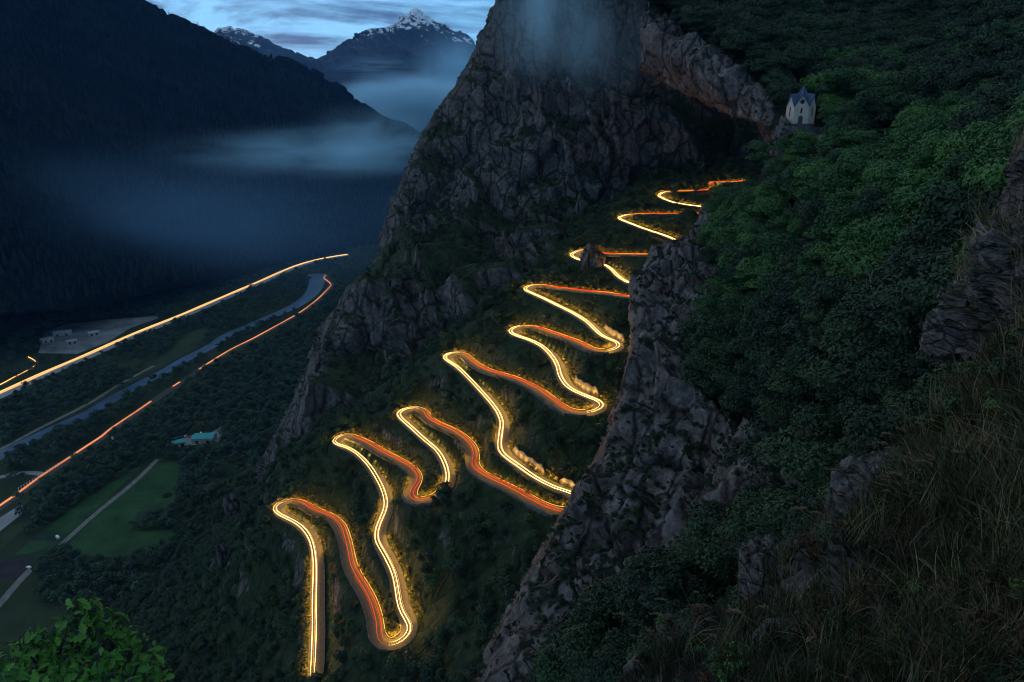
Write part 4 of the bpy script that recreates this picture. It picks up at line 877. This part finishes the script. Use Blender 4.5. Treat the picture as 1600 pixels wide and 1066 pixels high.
shed(439, 409.8, 461, 403, 8, 4, M['white_roof'], 'longest pale shed along the far motorway edge', 'roadside_shed', 'pale sheds along the far motorway', 4)
CARS = {}
def car(px, py, rz, mat, label, van=False):
    key = (mat, van); p = at_z(np.array([px], float), np.array([py], float))[0]; p[2] = .12
    if key not in CARS:
        e = empty('van' if van else 'parked_car', tuple(p), label, 'van' if van else 'car', rz)
        prof = [(-2.1, .35), (2.1, .35), (2.15, .75), (2., 1.), (.9, 1.1), (.3, 1.5), (-1.5, 1.5), (-2.05, 1.05)] if not van else [(-2.7, .35), (2.6, .35), (2.7, 1.0), (2.1, 1.3), (1.6, 2.3), (-2.7, 2.4)]
        kids = [MB().prism(prof, -.88, .88).build('body', M[mat], e)]
        g = [(.75, 1.12), (.28, 1.42), (-1.4, 1.42), (-1.8, 1.1)] if not van else [(2.0, 1.35), (1.6, 2.15), (.8, 2.15), (.8, 1.35)]
        kids.append(MB().prism(g, -.9, .9).build('window', M['glass'], e))
        for sx in (-1.3, 1.35):
            for sy in (-.8, .8): kids.append(MB().tube([(sx, sy-.11, .34), (sx, sy+.11, .34)], .34, 10).build('wheel', M['tyre'], e))
        CARS[key] = (e, kids)
    else:
        e0, kids = CARS[key]; e = e0.copy(); C.objects.link(e); e.location = p; e.rotation_euler = (0, 0, rz); e['label'] = label
        for c in kids: x = c.copy(); C.objects.link(x); x.parent = e
    e['group'] = 'vehicles parked on the valley floor'
for q, (x, y, c_, v, l) in enumerate([(264, 690.5, 'car_white', 0, 'white car at the outer end of the car park'), (269, 687, 'car_grey', 0, 'grey car second from the outer end of the car park'), (276, 685, 'car_white', 0, 'white car between two grey cars in the car park'), (283, 683.5, 'car_grey', 0, 'grey car in the middle of the car park row'), (290, 682.3, 'car_white', 0, 'white car fifth along the car park row'), (296, 683.8, 'car_red', 0, 'red car in front of the teal warehouse'), (314, 679, 'car_white', 1, 'white van parked behind the teal warehouse'), (176, 686.5, 'car_white', 1, 'white van beside the valley road trees'), (90, 841.5, 'car_white', 1, 'white van standing on the soil strip in the field'), (45, 888, 'car_white', 0, 'white car at the end of the farm track')]): car(x, y, .5+.25*q, c_, l, bool(v))
for k in range(15):
    p = at_z(np.array([29+k*4.4]), np.array([767-k*2.72+.0]))[0]
    if k in (8, 9): continue
    m = MB(); m.tube([(0, 0, -.2), (.15, 0, 3.2)], [.22, .2], 6); m.tube([(.15, 0, 3.2), (1.3, .5, 3.6)], [.16, .12], 5)
    o = m.build('road_post', M['post']); o.location = p; tag(o, 'slim white post in the row along the valley road', 'post', 'white posts along the valley road')
# ------------------------------------------------------------------ the hillside at the viewpoint
def blade_tuft(name, seed, n, h, spread, w, mat, lean=(-.35, .1)):
    rng = np.random.default_rng(seed); K = 5; t = np.linspace(0, 1, K); th = rng.random(n)*6.28; L = h*(.45+.75*rng.random(n)); b = rng.normal(0, spread, (n, 2))*.35
    dr = np.stack([np.cos(th), np.sin(th)], 1)*(.2+.6*rng.random((n, 1)))+np.array(lean)*rng.random((n, 1))*1.2
    P = np.zeros((n, K, 3)); P[:, :, :2] = b[:, None]+dr[:, None]*(t**2)[None, :, None]*L[:, None, None]*.9; P[:, :, 2] = L[:, None]*(t-.45*t**2.5*np.linalg.norm(dr, axis=1)[:, None].clip(0, 1.2))
    sd = np.stack([-np.sin(th), np.cos(th), 0*th], 1)[:, None]*(w*(1-t**1.5*.95))[None, :, None]*(.6+.8*rng.random((n, 1, 1)))
    V = np.stack([P-sd, P+sd], 2).reshape(-1, 3); a = np.arange(n)[:, None]*2*K+np.arange(K-1)[None]*2; Q = np.stack([a, a+1, a+3, a+2], -1).reshape(-1, 4)
    return mesh_np(name, V, Q, mat, False)
def rough_rock(P, rk, Q):
    a = np.array([1, 1, 1.6]); r = ridged(P/1.6*a, 4, 2)*.35+ridged(P*np.array([3., 3., 9.]), 3, 7)*.05
    w = worley(P/np.array([.8, .8, .5])+fbm(P/.8, 2, 5)[:, None]*.4, 19); v, e = slabs(P/np.array([1.1, 1.1, .6])+fbm(P/1.2, 2, 6)[:, None]*.5, 27, 1.); v2, e2 = slabs(P/np.array([.35, .35, .2]), 29, 1.); return r+v*.42+e*.06+v2*.10
OUT_POLY = [(1720,150),(1605,225),(1592,245),(1585,285),(1566,318),(1562,335),(1545,360),(1520,400),(1497,437),(1470,480),(1447,520),(1440,545),(1480,553),(1520,560),(1560,575),(1720,600)]
outc, OI = landform('rock_outcrop', OUT_POLY, [(1720,150,9.5),(1592,245,10.5),(1545,360,10.8),(1440,545,11),(1520,480,10.1),(1600,400,9.2),(1720,400,8.5),(1600,560,8.8),(1720,600,8)], 2.5, M['hand_rock'], rough_rock, 24, .06, 2, rim=70.)
outc.data.polygons.foreach_set('use_smooth', np.zeros(len(outc.data.polygons), bool)); tag(outc, 'dark layered rock outcrop hung with dry grass above the viewpoint', 'rock', kind='thing')
KN_POLY = [(1720,530),(1560,560),(1500,640),(1440,715),(1360,790),(1280,850),(1210,920),(1120,985),(1040,1020),(985,1080),(970,1140),(1720,1140)]
knoll, KI = landform('knoll', KN_POLY, [(1600,555,8.6),(1440,715,8.2),(1280,850,7.3),(1040,1020,7.2),(970,1140,5.6),(1300,1140,3.2),(1720,1140,2.4),(1600,800,4.6),(1450,900,4.7),(1720,530,7.8)], 3., M['knoll'], lambda P, rk, Q: fbm(P/1.1, 4, 3)*.26+fbm(P/.25, 3, 8)*.04+rk*(slabs(P/np.array([.7, .7, .45]), 12, 1.)[0]*.34+ridged(P/.5, 4, 12)*.08+.12), 40, .05, 6, lambda Q, P: np.clip(fbm(P/.9, 3, 91)*2.4-.45+np.clip((1330-Q[:, 0])/300, -.5, .6), 0, 1))
tag(knoll, kind='structure')
GG = [blade_tuft('green_tuft', 10+i, 34, .34+.06*i, .16, .0055, M['grass_green']) for i in range(5)]
GS = [blade_tuft('straw_tuft', 20+i, 22, .42+.08*i, .15, .0036, M['grass_straw']) for i in range(4)]
GR = [blade_tuft('rust_tuft', 30+i, 40, .22+.05*i, .16, .006, M['grass_rust'], (-.1, 0)) for i in range(3)]
ALLG = GG+GG+GS+GR
L_gr = sublib("grasses", ALLG); NG = len(ALLG)
rng = np.random.default_rng(23); w = KI['ins']*KI['D']**1.3; w = w*np.clip(1.15-KI['rock']*1.2, .03, 1)*np.clip((KI['Q'][:, 0]-1050)/350, .25, 1); i = rng.choice(len(w), 1900, p=w/w.sum()); P = KI['P'][i]+rng.normal(0, .03, (1900, 3)); f = fbm(P/.8, 3, 55)
sc = rng.uniform(.45, 1.05, len(P))*np.where(f > -.25, 1, .5)*np.clip(KI['D'][i]/5., .55, 1.1)
tag(scatter('grass', P-[0, 0, .03], sc, L_gr, NG, rng, .2), 'tangled green and straw coloured grass on the knoll at the viewpoint', 'grass', kind='stuff')
w = OI['ins']*(OI['n'][:, 2] > .1)*np.clip((OI['Q'][:, 0]-1490)/60, 0, 1); i = rng.choice(len(w), 150, p=w/w.sum()); P = OI['P'][i]
L_st = sublib('straws', GS); tag(scatter('hanging_grass', P, rng.uniform(.5, 1.1, len(P)), L_st, len(GS), rng, .35), 'pale dry grass hanging from the dark outcrop', 'grass', kind='stuff')
WD = [broad_crown('weed', 700+i, .24, .14, 150, .032, M['grass_rust'] if i == 3 else M['leaf_dark'] if i else M['leaf'], 5) for i in range(4)]; L_wd = sublib('weeds', WD)
w = KI['ins']*KI['D']**1.5; i = rng.choice(len(w), 320, p=w/w.sum()); tag(scatter('weeds', KI['P'][i]+[0, 0, .02], rng.uniform(.5, 1.3, 320)*np.clip(KI['D'][i]/7., .35, 1.1), L_wd, 4, rng, .3), 'small leafy weeds and rusty ferns among the grass of the knoll', 'weeds', kind='stuff')
# boulders lying in the grass
def boulder(px, py, d, size, label, seed, rz=0.):
    import bmesh; b = bmesh.new(); bmesh.ops.create_icosphere(b, subdivisions=5, radius=1.); me = bpy.data.meshes.new('boulder'); b.to_mesh(me); b.free(); n = len(me.vertices); co = np.zeros(n*3, np.float32); me.vertices.foreach_get('co', co); V = co.reshape(-1, 3).astype(float)
    wl = worley(V*1.3+seed, seed); V *= (1+.30*ridged(V*.9+seed, 4, seed)+.34*(wl[2]-.5)+.06*ridged(V*np.array([4., 4., 11.]), 3, 3))[:, None]*np.array(size); me.vertices.foreach_set('co', V.astype(np.float32).ravel()); me.materials.append(M['hand_rock']); a = me.attributes.new('rock', 'FLOAT', 'POINT'); a.data.foreach_set('value', np.ones(n, np.float32))
    me.polygons.foreach_set('use_smooth', np.zeros(len(me.polygons), bool)); o = link('boulder', me); o.location = at_d(np.array([px], float), np.array([py], float), d)[0]; o.rotation_euler = (random.uniform(-.3, .3), random.uniform(-.3, .3), rz); tag(o, label, 'boulder', 'boulders in the grass of the knoll')
boulder(1378, 790, 8.0, (.44, .45, .62), 'cracked pale boulder on the upper edge of the grassy knoll', 4, .4)
boulder(1200, 925, 7.6, (.22, .35, .72), 'narrow upright grey boulder at the lip of the knoll', 9, .2)
boulder(1250, 1040, 5.0, (.26, .35, .34), 'blue grey boulder low in the grass at the bottom edge', 14, 1.)
boulder(1345, 1000, 4.9, (.06, .2, .30), 'slanted slab like boulder buried in deep grass', 19, .8)
# seed heads above the grass
M['straw'] = plain('dry_stem', (.16, .12, .06), .8, .3, 9); M['seed'] = plain('seed_head', (.17, .10, .06), .9, .4, 20)
def stalk(px, py, h, lean, seed):
    k = ((KI['Q']-[px, py])**2).sum(1).argmin(); p = KI['P'][k]; r = random.Random(seed)
    t = np.linspace(0, 1, 7); x = lean*h*t**2; z = h*(t-.25*abs(lean)*t**3); y = r.uniform(-.1, .1)*h*t; St = np.stack([x, y, z], 1)
    e = empty('grass_stalk', tuple(p), 'thin dry grass stalk with drooping seed head rising from the knoll', 'grass stalk', 0, 'dry grass stalks on the knoll')
    MB().tube(St, np.linspace(.0028, .0014, 7), 4).build('stem', M['straw'], e, True)
    m = MB(); d = unit(St[-1]-St[-2])
    for i in range(22):
        u = i/21.; b = St[-1]+d*(u*.13*h-.01)+np.array([lean*.1*u*u*h, 0, -.05*u*u*h]); a = r.random()*6.28; s = .018*(1-.5*u); o_ = np.array([math.cos(a)*s, math.sin(a)*s, .01])
        m.tube([b, b+o_*.6+d*.012, b+o_+d*.028], [.0015, .0042, .001], 4)
    m.build('seed_head', M['seed'], e, True)
for q in range(54):
    u = random.random()
    if q < 34: px, py = 1345+210*random.random(), 0; py = 1560-px*.62+random.uniform(-20, 230); py = max(py, 1575-px*.60-90)
    else: px, py = random.uniform(1010, 1260), random.uniform(985, 1090)
    if not inside(KN_POLY, np.array([[px, py]]))[0]: py += 60
    stalk(px, py, random.uniform(.35, .75), random.choice([-1, -1, -1, 1])*random.uniform(.15, .7), q)
# oak sapling rising into the lower corner
def oak_leaves(P, Nn, size, rng):
    half = [(0, 0), (.10, .16), (.06, .26), (.20, .40), (.12, .50), (.24, .66), (.14, .76), (.12, .92), (0, 1.)]
    n = len(P); a = unit(np.cross(Nn, unit(rng.standard_normal((n, 3))))); a[:, 2] -= .25; a = unit(a); b = unit(np.cross(Nn, a)); s = size*(.55+.7*rng.random(n)); V = []; 
    for x, y in half: V.append(P+(a*y)*s[:, None]-Nn*(.22*y*y*s)[:, None])
    for sg in (1, -1):
        for x, y in half[1:-1]: V.append(P+(a*y+b*x*sg*1.25)*s[:, None]+Nn*(x*.5*s-.22*y*y*s)[:, None])
    V = np.stack(V, 1); k = V.shape[1]; base = np.arange(n)[:, None]*k; Q = []; T = []
    for off in (9, 16):
        o_ = [0]+list(range(off, off+7))+[8]
        for j in range(8):
            c0, c1, e0, e1 = j, j+1, o_[j], o_[j+1]
            if j == 0: T.append(base+[[c0, c1, e1]] if off == 9 else base+[[c0, e1, c1]])
            elif j == 7: T.append(base+[[c0, c1, e0]] if off == 9 else base+[[c0, e0, c1]])
            else: Q.append(base+[[c0, c1, e1, e0]] if off == 9 else base+[[c0, e0, e1, c1]])
    return V.reshape(-1, 3), np.concatenate(Q), np.concatenate(T)
rng = np.random.default_rng(77); cen = []; pp = []; nn = []
for px, py, d, r, n in [(127, 942, 5.05, .05, 10), (150, 962, 5.05, .06, 12), (182, 982, 5.05, .06, 12), (212, 998, 5.0, .06, 12), (244, 1022, 5.0, .06, 12), (20, 1015, 4.85, .06, 10), (52, 1000, 4.9, .06, 12), (90, 985, 4.95, .07, 14), (132, 955, 5.05, .12, 34), (118, 985, 5.0, .17, 60), (165, 985, 5.1, .17, 50), (200, 1002, 5.05, .13, 34), (222, 1030, 5.0, .17, 60), (235, 1062, 5.0, .16, 50), (60, 1020, 4.9, .17, 60), (28, 1038, 4.8, .19, 60), (95, 1030, 4.9, .18, 70), (140, 1035, 4.85, .22, 90), (180, 1062, 4.8, .24, 110), (-5, 1062, 4.7, .2, 60), (70, 1075, 4.7, .26, 120), (130, 1090, 4.75, .26, 110), (210, 1100, 4.8, .22, 70)]:
    c = at_d(np.array([px], float), np.array([py], float), d)[0]; cen.append(c); n = int(n*.62); q = unit(rng.standard_normal((n, 3))); q[:, 2] = np.abs(q[:, 2])*.9-.15; pp.append(c+q*r*(1-.45*rng.random((n, 1))**2)); nn.append(unit(q+[0, 0, .5]+rng.standard_normal((n, 3))*.5))
P = np.concatenate(pp); Nn = np.concatenate(nn); V, Q, T = oak_leaves(P, Nn, .088, rng)
base = at_d(np.array([110.]), np.array([1250.]), 4.9)[0]
ok_ = empty('oak_sapling', tuple(base), 'bright green leafy oak sapling rising into the lower corner', 'sapling')
link('foliage', mesh_np('foliage', V-base, [Q, T], M['oak'], False), ok_)
m = MB()
for c in cen:
    e = c-base; m.tube([(0, 0, -.3), e*.4+[0, 0, .05], e*.8, e], [.02, .014, .008, .004], 5)
    for j in range(6): z = e+unit(rng.standard_normal(3))*.2; m.tube([e*.85, (e+z)/2, z], [.006, .004, .002], 4)
m.build('branches', M['bark'], ok_, True)
# ------------------------------------------------------------------ light, air, camera
def world():
    w = bpy.data.worlds.new('World'); S.world = w; w.use_nodes = True; t = NT.__new__(NT); t.m = w; t.t = w.node_tree; t.t.nodes.clear()
    sky = t.n('ShaderNodeTexSky', sky_type='NISHITA'); sky.sun_disc = False
    sky.sun_elevation = math.radians(SUN_EL); sky.sun_rotation = math.radians(SUN_ROT); sky.altitude = 800; sky.air_density = 1.4; sky.dust_density = .6; sky.ozone_density = 4.
    d = t.coord('Generated')
    m = t.mapped(d, (1, 1, 5.)); n = t.noise(m, 3.6, 7, .6, 1.2); n2 = t.noise(t.mapped(d, (1, 1, 4.)), 11., 7, .65, .9)
    f = t.ramp(t.math('ADD', t.math('MULTIPLY', n, .75), t.math('MULTIPLY', n2, .25)), [(.42, 0.), (.58, 1.)])
    cloud = t.mix(f, (.28, .95, 2.3), (2.1, 5.4, 8.8))
    # the cloud deck opens low over the far peaks: bluer there, greyer overhead
    sz = t.n('ShaderNodeSeparateXYZ'); t.l(d, sz.inputs[0])
    hi = t.ramp(sz.outputs['Z'], [(.12, 0.), (.5, 1.)])
    cloud = t.mix(hi, cloud, (1.7, 2.6, 3.4))
    col = t.mix(.85, sky.outputs[0], cloud)
    bg = t.n('ShaderNodeBackground'); t.l(col, bg.inputs[0]); bg.inputs[1].default_value = SKY
    o = t.n('ShaderNodeOutputWorld'); t.l(bg.outputs[0], o.inputs[0])
SUN_EL, SUN_ROT, SKY = 3., -20., .14
world()
sl = bpy.data.lights.new('sun', 'SUN'); sl.energy = .38; sl.angle = math.radians(40); sl.color = (.90, .94, 1.)
so = bpy.data.objects.new('sun', sl); C.objects.link(so)
_az, _el = math.radians(-78), math.radians(32)
so.rotation_euler = Vector((math.sin(_az)*math.cos(_el), math.cos(_az)*math.cos(_el), math.sin(_el))).to_track_quat('Z', 'Y').to_euler(); so.location = (-200, 100, 900)
cam = bpy.data.cameras.new('camera'); cam.sensor_width = 36; cam.lens = 24.0; cam.clip_start = .1; cam.clip_end = 60000
co = bpy.data.objects.new('camera', cam); C.objects.link(co); co.location = (0, 0, CZ); co.rotation_euler = (math.pi/2-TILT, 0, 0); S.camera = co
vs_ = S.view_settings; vs_.view_transform = 'Standard'; vs_.look = 'None'; vs_.exposure = .25; vs_.gamma = 1
cy = S.cycles; cy.use_denoising = True; cy.filter_width = 1.15; cy.use_adaptive_sampling = True; cy.adaptive_threshold = .02; cy.max_bounces = 5; cy.diffuse_bounces = 2; cy.glossy_bounces = 2; cy.transmission_bounces = 2; cy.volume_bounces = 2; cy.transparent_max_bounces = 6
cy.use_light_tree = True; cy.sample_clamp_indirect = 4.; cy.caustics_reflective = False; cy.caustics_refractive = False
